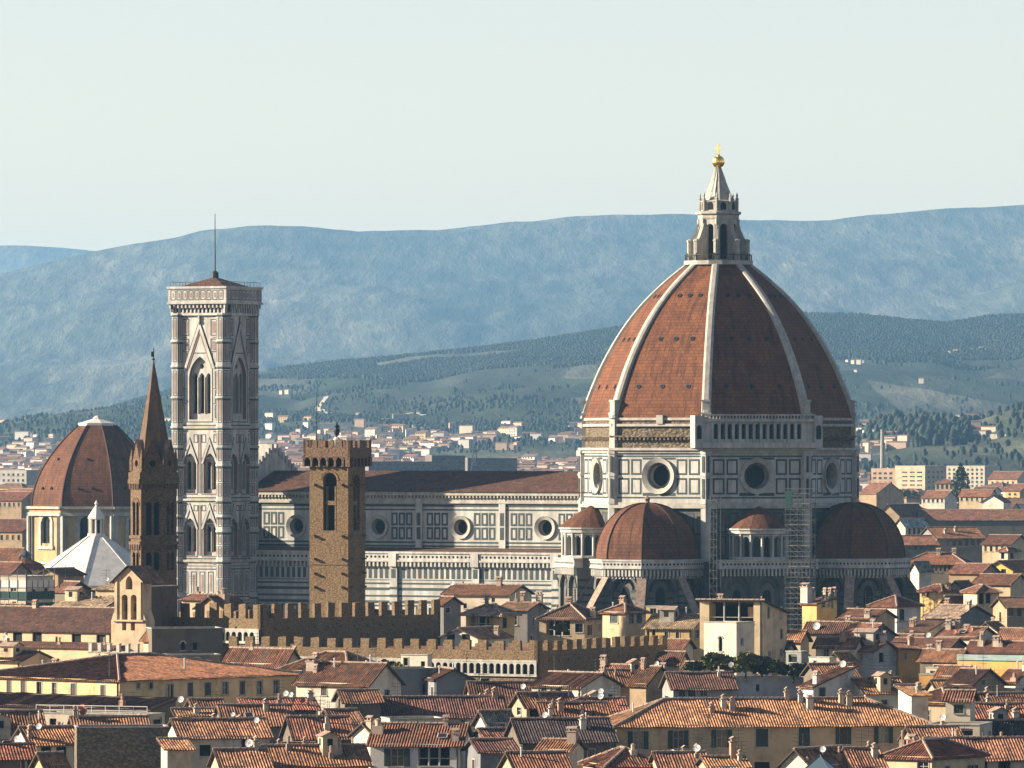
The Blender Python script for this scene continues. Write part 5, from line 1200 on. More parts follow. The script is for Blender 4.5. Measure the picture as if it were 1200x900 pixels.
H('grey walled house with an orange roof and tall stub chimneys left of the sloping buttress', 585, 618, 640, 714, 1190, -22, 'gL', 1.0, 'grey', 'orange', ch=[(613, .6, 1.4, .4), (634, .7, 1.7, .5), (605, .5, 1.0, .3)], RR=9)
H('tan pavilion with an open loggia and a wide hip roof', 546, 586, 603, 718, 1130, -30, 'hip', 1.7, 'yellow', 'tan', L=[(551, 578, 719, 738, 'o')], R=[(589, 594, 724, 736)], dp=2.5, ov=.9)
H('pale house with a long dark red roof just below the aisle wall', 520, 597, 608, 696, 1205, -25, 'gL', 1.4, 'pale', 'brown', L=[(543, 547, 707, 713), (576, 580, 700, 706)], RR=9, ch=[(585, .5, .8)])
H('little white gable with two black openings behind the stone battlements', 516, 560, 598, 747, 1112, -30, 'gR', 1.4, 'white', 'orange', L=[(523, 533, 743, 750, 'd'), (541, 551, 743, 750, 'd')])
H('white rooftop hut in front of the battlemented arcade wall', 470, 501, 506, 768, 1030, -25, 'flat', 0, 'white', L=[(473, 478, 771, 780), (493, 498, 775, 782, 'd')])
H('grey white house squeezed beside the end of the dark battlemented wall', 510, 520, 540, 707, 1160, -40, 'gL', 1.0, 'slate', 'brown', R=[(522, 527, 712, 718)])
H('small cream house showing over the battlements near the marble bell tower', 213, 241, 247, 702, 1210, -29, 'gL', .7, 'cream', 'rust', RR=8)
H('tan gabled house poking above the battlements under the marble bell tower', 230, 262, 290, 712, 1165, -40, 'gR', 1.8, 'tan', 'rust', ch=[(262, .4, 1.3, .8)])
# ---- left, behind the cream wing
H('white roofless block wrapped by the netted scaffolding', -20, 30, 62, 676, 1225, -30, 'flat', 0, 'pale')
H('brown gabled house left of the white pyramid roof', 42, 68, 76, 673, 1320, -29, 'gR', 1.0, 'tan', 'brown', RR=9)
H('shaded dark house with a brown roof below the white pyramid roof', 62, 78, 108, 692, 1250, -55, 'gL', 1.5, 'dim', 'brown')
H('buff house with one small balcony between the pyramid roof and the bell gable', 112, 138, 143, 690, 1195, -29, 'sL', 1.0, 'cream', 'tan', L=[(127, 133, 698, 707, 'd')], RR=7)
H('jumbled tan and orange roof in front of the white pyramid roof', 60, 119, 126, 713, 1165, -35, 'gL', 1.7, 'cream', 'tan', ch=[(80, .4, .6), (98, .5, .7), (108, .4, .5)], RR=9)
H('low dark red roof at the left edge beneath the green scaffolding', -25, 10, 19, 721, 1150, -35, 'gL', 1.7, 'dim', 'brown', RR=8)
H('grey gabled house at the left edge behind the scaffolding', -25, 12, 36, 672, 1330, -35, 'gL', 2.0, 'grey', 'brown')
H('ochre roofed block at the left edge below the domed chapel', -30, 20, 34, 655, 1500, -29, 'gL', 2.2, 'tan', 'brown', L=grid_(3, 2, -5, 18, 658, 668, 3, 3))
H('long brown roofed block left of the domed chapel', -40, 26, 34, 622, 1900, -29, 'gL', 3, 'tan', 'brown', L=row(4, 2, 22, 3, 627, 633), RR=14)
H('pale red roofed block beyond the trees at the left edge', -40, 25, 36, 586, 2700, -29, 'gL', 3, 'tan', 'red', L=row(5, 0, 22, 2.5, 589, 594), RR=14)
H('wide flat pale apartment block on the left horizon', -60, 31, 44, 551, 3700, -29, 'flat', 0, (.5, .46, .4), L=grid_(7, 3, -10, 30, 553, 573, 2.5, 3), cat='apartment block', name='apartment_block', RR=20)
# ---- right
H('white cube house under a small hip roof in front of the dark apse', 1020, 1051, 1079, 709, 1215, -45, 'hip', 1.5, (.72, .62, .52), 'red', L=[(1030, 1035.5, 715, 727), (1037, 1042, 715, 727)], R=[(1054, 1060, 714, 727)], trim=729)
H('tall square belvedere tower with twin arches under a brown hip roof', None, 1145, 1171, 693, 1260, -70, 'hip', 1.8, 'cream', 'brown', LL=6, R=[(1147, 1153, 695, 708, 'a'), (1155, 1161, 695, 707, 'a')], cat='tower', name='belvedere_tower')
H('orange roofed house at the right edge behind the belvedere tower', None, 1180, 1216, 711, 1235, -76, 'gR', 1.5, 'tan', 'orange', LL=8, R=[(1182, 1188, 713, 722), (1192, 1197, 713, 722)])
H('grey house with a bluish sunlit side, left of the orange wall', 985, 1024, 1051, 762, 1085, -35, 'gL', 1.3, (.42, .40, .38), 'rust', R=[(1030, 1036, 765, 776, 'd')], L=[(1008, 1011, 766, 774)])
H('small ochre house with one slit window next to the grey house', None, 1053, 1078, 760, 1090, -78, 'sR', .6, (.62, .34, .11), 'rust', LL=6, R=[(1060, 1062.5, 765, 773)])
H('white house with a sharply slanting orange lean roof', 939, 953, 1001, 804, 985, -55, 'sL', 2.6, (.60, .57, .52), 'orange', R=[(960, 967, 806, 820, 'c')], an=[('d', 995, .8, .6, .5)])
H('small white tower with one square window rising from the white terrace', 1108, 1137, 1143, 819, 905, -14, 'gL', 1.0, 'pale', 'brown', L=[(1118, 1129, 826, 836, 'c')], cat='tower', name='tower_house')
H('white terrace house with broken railings at the foot of the small white tower', 1086, 1148, 1168, 850, 893, -14, 'flat', 0, 'pale', L=[(1095, 1118, 855, 864, 'd'), (1125, 1140, 854, 862, 'd')], RR=9)
H('cream house under a dark red hip roof with a tall pipe chimney', 1033, 1092, 1104, 887, 855, -36, 'hip', 2.3, 'cream', 'red', L=[(1075, 1088, 893, 905)], ch=[(1058, .2, 1.6, .35), (1069, .5, 1.4, .5)], an=[('r', 1068, .3, .6, .5)], RR=12)
H('orange roofed house with wide dark windows in the bottom right corner', None, 1096, 1216, 889, 866, -82, 'gR', 2.3, 'pale', 'orange', LL=10, R=[(1100, 1138, 892, 906, 'd'), (1150, 1157, 891, 905, 'd'), (1170, 1184, 890, 904, 'd')])
H('orange roof wedged between the dark red hip roof and the white terrace', None, 1074, 1128, 869, 884, -80, 'gR', 1.7, 'beige', 'orange', LL=8, ch=[(1121, .0, .7, .5)])
H('white gable with a round vent and a steep orange roof behind the glass pyramid', 915, 951, 1001, 897, 846, -38, 'gR', 1.9, 'white', 'orange', L=[(944, 946, 887, 891, 'd')], ch=[(996, .9, .8, .6)])
H('red orange roof with round chimneys at the bottom edge right of the glass pyramid', None, 1002, 1036, 898, 848, -78, 'gR', 2.0, 'cream', (.34, .14, .08), LL=8, ch=[(1025, .3, .8, .4)])
H('rust roofed house at the right edge behind the white terrace house', None, 1142, 1216, 842, 935, -80, 'gR', 1.8, 'dim', 'rust', LL=8, ch=[(1190, .1, .3, .5)])
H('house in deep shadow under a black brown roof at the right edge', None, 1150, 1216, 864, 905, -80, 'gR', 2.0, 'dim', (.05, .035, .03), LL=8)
h, (l, r, ze) = H('long orange terrace wall with a pale green parapet at the right edge', 1122, 1212, 1226, 774, 1062, -29, 'flat', 0, (.80, .45, .14), RR=8)
b = MB(); b.box(-l, 0, -.2, -.05, ze-.1, ze+.75); b.build('parapet', VERDI, h)
H('orange roof with a big white dish left of the dark brown hip roof', None, 1014, 1061, 811, 985, -72, 'gR', 1.8, 'white', 'orange', LL=8, an=[('d', 1053, .6, 1.0, .55), ('a', 1025, .5, 3.0)])
H('broad dark brown hip roof in the middle of the right hand rooftops', 1062, 1110, 1152, 823, 1000, -41, 'hip', 2.6, 'beige', 'brown')
H('bright orange roof just above the dark brown hip roof', None, 1102, 1152, 812, 1022, -78, 'gR', 1.7, 'beige', 'orange', LL=8)
H('tiny orange lean roof with two white stub chimneys', None, 1068, 1088, 814, 972, -72, 'sR', 1.0, 'white', 'orange', LL=5, ch=[(1074, .2, .2, .4), (1083, .6, .3, .4)])
H('ochre box house topped by a white awning', 1077, 1100, 1109, 791, 1045, -22, 'flat', 0, 'ochre', an=[('a', 1054, .5, 3.5)])
H('beige gabled house with a small blue dormer window', 1110, 1139, 1177, 802, 1018, -42, 'gL', 2.1, 'tan', 'dark', R=[(1150, 1154, 797, 803)], L=[(1117, 1124, 803, 808)])
H('white gabled house with a tall yellow chimney at the right edge', 1172, 1190, 1216, 798, 1024, -42, 'gL', 1.6, 'white', 'brown', ch=[(1189, .0, .4, .5)])
H('long dark tiled roof at the right edge above the rust roofed house', None, 1136, 1216, 832, 965, -80, 'gR', 2.1, 'beige', 'dark', LL=9, ch=[(1158, .2, .6, .3)])
H('small cream house with a white air conditioner under a black tiled roof', 1060, 1086, 1101, 739, 1150, -25, 'sL', 1.4, 'cream', 'dark', L=[(1066, 1077, 742, 748), (1079, 1083, 742, 747)], RR=7)
H('low white house with a rust roof and pink dishes', 1098, 1143, 1152, 746, 1142, -29, 'gL', 1.4, 'white', 'rust', an=[('r', 1118, .1, .6, .45), ('r', 1137, .1, 1.0, .5)], ch=[(1112, .4, .8), (1123, .5, .9)], RR=8)
H('flat brown roof with a rounded chimney left of the white cube house', 983, 1024, 1033, 724, 1172, -29, 'gL', 1.3, 'beige', 'brown', ch=[(1017, .0, .6, .5)], RR=8)
H('shaded grey gable house below the flat brown roof', 984, 1014, 1049, 745, 1125, -38, 'gL', 1.8, (.2, .19, .18), 'rust')
H('yellow pavilion house with bright white windows beside the apse buttress', 1078, 1104, 1121, 692, 1345, -45, 'hip', 1.6, 'yellow', 'red', L=[(1080, 1084, 692, 699), (1086, 1089, 692, 699)], ch=[(1125, .5, .6)])
H('red roofed house with a pink end wall left of the belvedere tower', 1100, 1118, 1140, 713, 1265, -60, 'gR', 2.2, 'pink', 'red')
H('tan roofed grey house below the belvedere tower', 1084, 1122, 1162, 723, 1225, -40, 'gL', 1.9, 'slate', 'tan')
H('bright yellow gabled house with square openings at the right edge', 1153, 1187, 1216, 668, 1530, -32, 'gR', 1.9, (.78, .50, .12), 'rust', L=[(1167, 1172, 670, 676, 'd'), (1173, 1179, 667, 677, 'd'), (1158, 1162, 671, 675, 'd')])
H('small white lit house under a grey sheet roof beside the apse cornice', 1067, 1077, 1091, 667, 1500, -55, 'gR', 1.6, 'white', 'grey', R=[(1079, 1081, 668, 671)])
H('big rust red roof over a dark wall behind the small white lit house', 1058, 1132, 1142, 660, 1560, -16, 'hip', 2.8, 'dim', 'rust', L=row(8, 1092, 1128, 2.5, 662, 670), ch=[(1100, .4, .8), (1118, .6, .8)])
H('little yellow block left of the bright yellow gabled house', 1130, 1147, 1153, 662, 1540, -29, 'flat', 0, 'yellow')
H('low house with a rust roof in front of the little yellow block', 1112, 1150, 1158, 671, 1510, -29, 'gL', 1.8, 'tan', 'rust', RR=9)
H('cream house with a brown roof under the bright yellow gabled house', 1140, 1184, 1206, 684, 1440, -29, 'gL', 1.8, 'cream', 'brown', RR=9)
H('pale house with two windows between the pavilion house and the belvedere tower', 1108, 1132, 1146, 692, 1400, -35, 'gR', 1.8, 'pale', 'red', L=[(1114, 1117, 696, 701), (1122, 1125, 696, 701)])
H('long slate blue building with a row of tall windows under an orange roof', None, 1098, 1152, 630, 1760, -75, 'gR', 2.5, 'slate', 'orange', LL=14, R=row(7, 1104, 1147, 4, 633, 641, 631, 639), ch=[(1108, .2, .6), (1120, .3, .6)])
H('white walled school block under a pale green sheet roof', 1049, 1061, 1087, 616, 1910, -60, 'gR', 1.8, 'pale', (.42, .50, .46), R=row(4, 1066, 1082, 3, 619, 626))
H('low orange roofed wing in front of the pale green sheet roof', None, 1060, 1099, 638, 1705, -76, 'gR', 2.0, 'slate', 'orange', LL=12, R=row(5, 1066, 1093, 3, 640, 645))
H('long cream house with a brown roof and pale shutters near the right edge', 1151, 1185, 1191, 637, 1730, -27, 'gL', 2.0, 'cream', 'brown', L=row(5, 1155, 1181, 3, 640, 646), RR=11)
H('small open belvedere turret above the yellow gabled house', 1171, 1181, 1194, 645, 1560, -40, 'hip', 1.2, 'pale', 'rust', L=[(1173, 1177, 648, 655, 'd')], R=[(1184, 1188, 648, 655, 'd')], cat='tower', name='turret_house')
H('very long low hall under a brown roof across the right middle distance', 1076, 1222, None, 609, 2320, -8, 'gL', 3.2, 'dim', 'rust', RR=16)
H('brown roofed hall beside the right hand curve of the apse dome', 1028, 1054, 1062, 604, 2320, -29, 'gR', 3.6, 'tan', 'brown', RR=22)
H('balconied apartment block with a red top right of the great dome', 1021, 1049, 1060, 549, 4300, -29, 'flat', 0, (.54, .36, .22), L=grid_(4, 4, 1022, 1047, 552, 574, 3.5, 2.5), R=grid_(2, 4, 1051, 1060, 552, 574, 2, 2.5), cat='apartment block', name='apartment_block', group=None)
H('broad peach apartment block with one side in blue shade', 1049, 1084, 1109, 546, 4000, -42, 'flat', 0, (.58, .43, .28), L=grid_(3, 5, 1056, 1082, 551, 576, 6, 1.6), R=grid_(4, 4, 1086, 1107, 550, 574, 2.5, 2.5), cat='apartment block', name='apartment_block')
H('long cream apartment block with rows of yellow balconies', 1109, 1154, 1172, 546, 4200, -32, 'flat', 0, (.60, .52, .38), L=grid_(8, 5, 1110, 1153, 548, 572, 2.6, 2.6), cat='apartment block', name='apartment_block')
H('wide cream house under a rust roof on the right horizon', 1158, 1192, 1206, 561, 3900, -32, 'gL', 4, 'cream', 'rust', L=grid_(5, 2, 1160, 1190, 563, 573, 2.5, 2.5))
H('tall yellow and white house at the right edge of the far town', 1178, 1195, 1214, 575, 3200, -42, 'gL', 3, 'yellow', 'rust', L=grid_(2, 3, 1180, 1193, 577, 591, 3, 2.6))
H('cream villa on the rise behind the peach apartment block', 1065, 1083, 1088, 528, 5200, -25, 'gL', 3, 'cream', 'rust', L=grid_(3, 2, 1067, 1082, 530, 537, 2, 2))
H('small cream villa left of the yellow balconies on the rise', 1093, 1104, 1108, 531, 5150, -29, 'gL', 3, 'cream', 'tan')
H('long pale villa with a rust roof on the right hand rise', 1160, 1188, 1196, 530, 5300, -25, 'gL', 3, 'pale', 'rust', L=row(5, 1163, 1185, 2, 532, 535))
H('plain tan gabled warehouse right of the great drum', 1006, 1027, 1059, 578, 3050, -48, 'gL', 4.5, 'tan', 'rust')
H('white low house right of the plain tan warehouse', 1080, 1107, 1121, 583, 2900, -29, 'gL', 2.6, 'white', 'rust', L=row(5, 1083, 1104, 2.6, 585, 589))
H('long white house with a faded rust roof in front of the cypresses', 1124, 1160, 1168, 581, 2950, -25, 'gL', 2.6, 'cream', 'rust', L=row(6, 1127, 1157, 2.5, 583, 587))
H('villa with a row of columns under a rust hip roof', 1096, 1117, 1123, 566, 3500, -25, 'hip', 2.4, 'tan', 'red', L=row(4, 1099, 1115, 3, 568, 573))
H('white house with red roof below the wide cream house', 1150, 1176, 1184, 588, 2750, -29, 'gR', 2.6, 'white', 'red')
H('dark long apartment block just over the nave roof', None, 432, 506, 541, 3800, -76, 'flat', 0, (.20, .19, .20), LL=16, R=grid_(14, 3, 433, 505, 543, 556, 2.6, 2.2), cat='apartment block', name='apartment_block')
H('dark brown tall apartment block right of the long dark one over the nave', None, 506, 545, 534, 3900, -76, 'flat', 0, (.19, .14, .12), LL=16, R=grid_(7, 4, 507, 544, 536, 556, 2.6, 2.2), cat='apartment block', name='apartment_block')
H('dark balconied apartment block beside the lattice mast over the nave', None, 548, 606, 537, 3950, -76, 'flat', 0, (.17, .15, .14), LL=16, R=grid_(9, 4, 550, 605, 539, 556, 4, 1.8), cat='apartment block', name='apartment_block')
# netted scaffolding
ns = thing('netted_scaffolding', 'scaffolding hung with green and white netting at the left edge', 'scaffolding', (px2x(31, 1212), 1212, 0), -30)
zt_, zb_ = py2z(676, 1212), py2z(735, 1212); b = MB(); b2 = MB(); b3 = MB()
for f, w in ((fr_of((-9, 0, 0), (1, 0), (0, -1)), 9), (fr_of((0, 0, 0), (0, 1), (1, 0)), 8.5)):
    for i in range(6): b.bar(f(w*i/5, 0, .1), f(w*i/5, zt_+1.2, .1), .07, 0, 4)
    for k in range(8): z = zt_-k*1.9; b.bar(f(0, z, .12), f(w, z, .12), .06, 0, 4)
    for k in range(4):
        z1_, z0_ = zt_-.6-k*1.95, zt_-.6-(k+1)*1.95+.3
        for i in range(5):
            u = w*i/5; sag = .25*random.random()
            (b3 if k == 0 else b2).fbox(f, u+.05, u+w/5-.05, z0_+sag, z1_, .02, .06, 0)
b.build('pole', STEEL, ns); b2.build('green_netting', NET, ns); b3.build('white_sheeting', AWN, ns)
# glass pyramid
gp = thing('glass_skylight', 'blue grey glass pyramid skylight at the bottom edge', 'skylight', (px2x(961, 838), 838, 0), -20)
zt_, zb_ = py2z(885, 838), py2z(903, 838); b = MB(); q = 1.75
for i in range(4):
    p0 = polar(q*1.35, 45+90*i); p1 = polar(q*1.35, 135+90*i); b.face([(*p0, zb_), (*p1, zb_), (0, 0, zt_)], 1)
    b.bar((*p0, zb_), (0, 0, zt_+.05), .07, 0, 4); b.bar((*p0, zb_+.03), (*p1, zb_+.03), .08, 0, 4)
    b.face([(*p0, 0), (*p1, 0), (*p1, zb_), (*p0, zb_)], 2)
b.build('glazed_pyramid', [STEEL, M('skylight_glass', (.10, .16, .19), .15, 0, spec=.6), TRIM], gp)
# low cone roofed chapel at left
lc = thing('cone_roofed_chapel', 'low red cone roof with a small grey lantern, left of the white pyramid roof', 'chapel', (px2x(30, 1480), 1480, 0), 0)
b = MB(); z = lambda p: py2z(p, 1480); b.lathe([(4.2, 0), (4.2, z(668))], n=8); b.build('octagon_wall', PLASTER, lc, (.5, .4, .28))
b = MB(); b.lathe([(4.6, z(668)), (3.2, z(660)), (1.0, z(655))], n=12); b.build('cone_roof', DOMET2, lc)
b = MB(); b.lathe([(.9, z(656)), (.9, z(651)), (1.5, z(651)), (.6, z(647)), (0, z(643))], n=8); b.build('lantern', STEEL, lc)
# lattice mast, chimney stack
lm = thing('lattice_mast', 'thin pale lattice mast in front of the dark balconied block', 'mast', (px2x(556, 3780), 3780, float(land_z(-20, 3780))), 0)
b = MB()
for i in range(4):
    x0, y0 = polar(4, 45+90*i); x1, y1 = polar(1, 45+90*i); b.bar((x0, y0, 0), (x1, y1, 38), .28, i % 2, 4, .18)
    for k in range(9):
        t0, t1 = k/9, (k+1)/9; a0 = polar(4-3*t0, 45+90*i); a1 = polar(4-3*t1, 135+90*i); b.bar((*a0, 38*t0), (*a1, 38*t1), .16, k % 2, 4); b.bar((*a0, 38*t0), (*polar(4-3*t0, 135+90*i), 38*t0), .16, k % 2, 4)
b.build('lattice', [AWN, STEEL], lm)
cs = thing('chimney_stack', 'lone tall pale chimney stack rising from the far town right of the drum', 'chimney', (px2x(1034, 4800), 4800, float(land_z(250, 4800))), 0)
b = MB(); b.lathe([(1.6, 0), (1.2, 28), (1.35, 28.2), (1.35, 29), (0, 29)], n=12); b.build('stack', M('pale_concrete', (.42, .38, .33), .9, .2, .4), cs)

# ---- smaller houses filling the streets between
H('low brown roof over a white wall right of the white arched window block', 889, 921, 931, 761, 1090, -29, 'gL', 1.2, 'white', 'brown')
H('brown roof with a pale slim chimney below the loggia side wall', 897, 938, 948, 749, 1125, -29, 'gL', 1.3, 'cream', 'rust', ch=[(901, .2, 1.2, .3)])
H('narrow grey green house with a shaded roof terrace below the yellow pot chimneys', 921, 939, 948, 764, 1075, -38, 'flat', 0, (.30, .31, .28), L=[(924, 934, 767, 776, 'd')])
H('long dark roof with a pale parapet in front of the yellow pot chimneys', 944, 999, 1008, 739, 1140, -25, 'gL', 1.3, 'beige', 'dark', an=[('d', 957, .0, .6, .65)])
H('flat dark red roof with a thin white wall above the slanting orange roof', 956, 1001, 1010, 757, 1085, -25, 'gL', 1.2, 'white', 'brown', L=[(965, 971, 761, 770)])
H('small white cube with one dark window above the slanting orange roof', 948, 972, 980, 771, 1050, -35, 'flat', 0, 'white', L=[(953, 958, 774, 781, 'd')])
H('tan house with a patched orange roof left of the bluish sunlit grey house', 968, 990, 1004, 776, 1052, -40, 'gR', 1.4, 'tan', 'orange')
H('dark roofed house with a thin white eave above the small ochre house', 1043, 1112, 1120, 758, 1112, -22, 'gL', 1.2, 'dim', 'brown', RR=8)
H('shadowed house under a rust roof below the pink dishes', 1078, 1124, 1136, 772, 1072, -35, 'gL', 1.3, 'dim', 'rust')
H('white gabled house wedged below the belvedere tower', 1141, 1172, 1184, 741, 1165, -35, 'gR', 1.6, 'white', 'brown')
H('low cream house with a black door at the right edge below the belvedere tower', 1170, 1206, 1216, 748, 1140, -35, 'gL', 1.5, 'cream', 'rust', L=[(1178, 1182, 751, 758, 'd')])
H('dark roof with two round chimneys above the long orange terrace wall', 1134, 1202, 1214, 763, 1095, -29, 'gL', 1.4, 'beige', 'dark', ch=[(1150, .3, 1.0, .5), (1168, .3, .8, .5)])
H('pale house with a lopsided roof in front of the white cube house', 1048, 1076, 1086, 752, 1135, -35, 'gL', 1.1, 'pale', 'brown')
H('small cream gable between the shaded grey gable house and the white cube house', 1012, 1034, 1046, 748, 1150, -40, 'gR', 1.4, 'cream', 'brown')
H('white terrace cabin above the white corrugated shed in the far right roofs', 1085, 1106, 1116, 783, 1058, -30, 'flat', 0, 'pale', L=[(1090, 1096, 786, 792, 'd')])
H('rust roof between the blue dormer house and the orange terrace wall', 1098, 1130, 1142, 792, 1040, -38, 'gL', 1.4, 'beige', 'rust')
H('brown house with a plain tiled roof right of the roof garden shrubs', None, 960, 1004, 792, 1020, -76, 'gR', 1.6, 'dim', 'brown', LL=8)
H('pale house with a slim awning right of the tan gabled house', 800, 822, 834, 786, 1044, -38, 'gL', 1.2, 'pale', 'rust')
H('low white house with a dark roof left of the long low yellow house', 768, 800, 812, 758, 1110, -29, 'gL', 1.1, 'white', 'brown')
H('cream house with a tall antenna between the dark battlements and the plant lined balcony', 770, 796, 806, 775, 1070, -33, 'gL', 1.4, 'cream', 'dark', an=[('a', 784, .4, 4.5)])
H('grey lean-to roof behind the tan gabled house', 700, 737, 750, 790, 1046, -33, 'gL', 1.3, 'grey', 'rust')
H('tan low house behind the brown roofed wing', None, 668, 735, 834, 965, -80, 'gR', 1.7, 'dim', 'brown', LL=7, an=[('d', 704, .3, 1.2, .45), ('d', 708, .6, .5, .4)])
H('narrow cream house with a short roof between the white gable and the ribbed brown roof', None, 573, 612, 868, 912, -70, 'gR', 1.4, 'dim', 'brown', LL=7)
H('shadowed grey house right of the pale house with the wide terrace opening', None, 563, 606, 880, 884, -74, 'gR', 1.3, (.20, .20, .20), 'dark', LL=7, an=[('a', 574, .2, 2.6)])
H('grey shed with a pale roof light right of the stained grey gable', None, 556, 598, 813, 1000, -78, 'gR', 1.0, 'grey', 'dark', LL=6)
H('small beige house end with a short tile roof beside the shaded yard', None, 228, 262, 829, 950, -76, 'gR', 1.0, 'beige', 'brown', LL=5)
H('low dark shed roof in front of the big mottled roof', None, 404, 446, 822, 960, -78, 'gR', 1.4, 'dim', 'brown', LL=7)
H('pale house peeping between the ribbed roofs left of the sunlit white house end', None, 392, 424, 846, 930, -72, 'gR', 1.5, 'white', 'rust', LL=7)

# ---- the dense quarter between the apse and the apartment blocks
rq = random.Random(21); placed = [(c_[0], c_[1]) for _, c_, *_ in HOUSES]; nq = 0
for _ in range(900):
    if nq >= 60: break
    px = rq.uniform(1062, 1205) if rq.random() < .8 else rq.uniform(-5, 60); Y = 1480+(rq.random()**1.4)*2300
    if px < 100 and Y < 1900: continue
    X = px2x(px, Y)
    if any(abs(X-q[0]) < 17 and abs(Y-q[1]) < 34 for q in placed): continue
    w_ = rq.uniform(9, 17)*F/Y; wl, tl = rq.choice(('cream', 'white', 'yellow', 'tan', 'pale', 'beige')), rq.choice(('rust', 'orange', 'brown', 'red'))
    gz_ = float(land_z(X, Y)); ht = rq.uniform(9, 16); ye_ = CY-(gz_+ht-EYE)*F/Y; al = rq.uniform(-60, -20); sp = 3.2*F/Y
    if px > 1100 and ye_ < 606 and ye_ > 596: continue
    nq += 1; placed.append((X, Y)); q = 'right of the great apse' if px > 500 else 'left of the domed chapel'
    H(f'{wl} house with a {tl if tl != "rust" else "faded red"} roof in the dense quarter {q}', px-w_, px, px+w_*.4, ye_, Y, al, rq.choice(('gL', 'gL', 'gR', 'hip')), rq.uniform(1.6, 2.6), wl, tl, L=row(max(2, int(w_/sp)), px-w_+sp*.6, px-sp*.5, 1.1*F/Y, ye_+1.2*F/Y, ye_+2.8*F/Y), RR=rq.uniform(8, 13), group=f'{wl} houses with {tl} roofs in the dense quarter {q}')
# ------------------------------------------------------------------ trees, far town, woods
def crown(b, c, rx, rz_, n, s, rng, dens=None):
    for _ in range(n):
        while True:
            p = np.array([rng.uniform(-1, 1) for _ in range(3)])
            if .25 < np.linalg.norm(p) < 1: break
        q = Vector((c[0]+p[0]*rx, c[1]+p[1]*rx, c[2]+p[2]*rz_)); u = Vector([rng.gauss(0, 1) for _ in range(3)]).normalized(); v = u.orthogonal().normalized(); k = s*rng.uniform(.6, 1.4)
        b.face([q-u*k, q+v*k*.6, q+u*k, q-v*k*.6], 0)
def tree(name, label, px, Y, h, w, kind, mat, z0=None, group=None, cat='tree', seed=0):
    rng = random.Random(seed+int(px)*13); X = px2x(px, Y); z = float(land_z(X, Y)) if z0 is None else z0
    t = thing(name, label, cat, (X, Y, z), 0, group); b = MB(); tk = MB(); s = .16*math.sqrt(w)
    if kind == 'cypress':
        for i in range(26): f = i/25; crown(b, (0, 0, h*(.08+.9*f)), w/2*math.sin(math.pi*min(1, .18+f*.82))**.6*rng.uniform(.8, 1.1)+.1, h*.05, 120, s, rng)
        tk.bar((0, 0, -.5), (0, 0, h*.5), w*.07, 0, 6, w*.03)
    elif kind == 'pine':
        tk.bar((0, 0, -.5), (0, 0, h*.75), w*.035, 0, 6, w*.02)
        for i in range(26): a = rng.uniform(0, 360); r = w/2*math.sqrt(rng.random())*.85; p = (*polar(r, a), h*(.86-.12*(2*r/w)**2)); crown(b, p, w*.12, h*.07, 55, s*.8, rng); tk.bar((0, 0, h*.66), p, w*.014, 0, 4, .03)
    else:
        tk.bar((0, 0, -.5), (0, 0, h*.45), w*.035, 0, 6, w*.025)
        for i in range(24):
            a = rng.uniform(0, 360); f = rng.uniform(.35, .95); r = w/2*math.sin(math.pi*min(.95, f*.85))*rng.uniform(.35, .95); p = (*polar(r, a), h*f)
            tk.bar((0, 0, h*rng.uniform(.25, .45)), p, w*.015, 0, 4, .03)
            if kind == 'leafy': crown(b, p, w*.15, h*.11, 60, s, rng)
            else:
                for _ in range(26): q = Vector(p)+Vector([rng.gauss(0, .11*w), rng.gauss(0, .11*w), rng.gauss(0, .09*h)]); b.bar(p, q, .04*math.sqrt(w)/2, 0, 3, .02)
    tk.build('trunk', BARK, t); b.build('crown', mat, t); return t
zt = lambda py, Y: py2z(py, Y)
# roof garden in front of the white loggia block
for i, (px, top, bot, w, mt, lb) in enumerate(((838, 766, 792, 4.5, LEAF, 'sprawling olive green shrub at the foot of the white arched window block'), (858, 772, 794, 3.2, LEAF, 'short rounded shrub right below the tall arched window'), (874, 765, 795, 4.2, LEAF, 'tall loose shrub right of the white block corner'), (893, 770, 796, 4.0, LEAFD, 'dark round shrub between the loose shrub and the grey wall'), (908, 774, 796, 3.0, (LEAF), 'yellow green bush on the roof terrace above the grey wall'), (930, 778, 797, 4.4, LEAFD, 'wide dark hedge bush at the right end of the roof terrace'), (815, 776, 790, 3.2, LEAFD, 'dark low shrub at the left end of the roof garden'))):
    Y = 1035-i % 3; tree('shrub', lb, px, Y, zt(top, Y)-zt(bot, Y), w, 'leafy', mt, zt(bot, Y), 'shrubs of the roof garden', 'shrub', i)
H('grey terrace wall supporting the roof garden shrubs', None, 800, 950, 795, 1032, -82, 'flat', 0, (.42, .42, .42), LL=7, par=.2, ch=[(908, .0, .9, .35)], R=[(886, 890, 802, 810, 'd')])
H('dark roofed house with a plant lined balcony in front of the roof garden', None, 789, 862, 806, 1005, -80, 'gR', 2.0, (.36, .33, .30), 'dark', LL=8, R=[(795, 803, 809, 816), (806, 815, 809, 816), (820, 829, 809, 816)], an=[('a', 869, .1, 3), ('d', 868, .2, 2.6, .42), ('d', 873, .2, 2.6, .42)])
H('tan gabled house with a sloping parapet left of the plant lined balcony', 738, 757, 789, 801, 1030, -40, 'gL', 2.4, 'tan', 'brown', ch=[(781, .7, .8)], an=[('d', 770, .0, -.5, .4), ('d', 774, .0, -1.4, .45), ('a', 757, .2, 3)])
H('low tiled roof with clutter right of the dark battlemented wall', None, 716, 778, 802, 1042, -78, 'gR', 2.0, 'tan', 'brown', LL=8, an=[('a', 728, .2, 4), ('a', 744, .2, 3)])
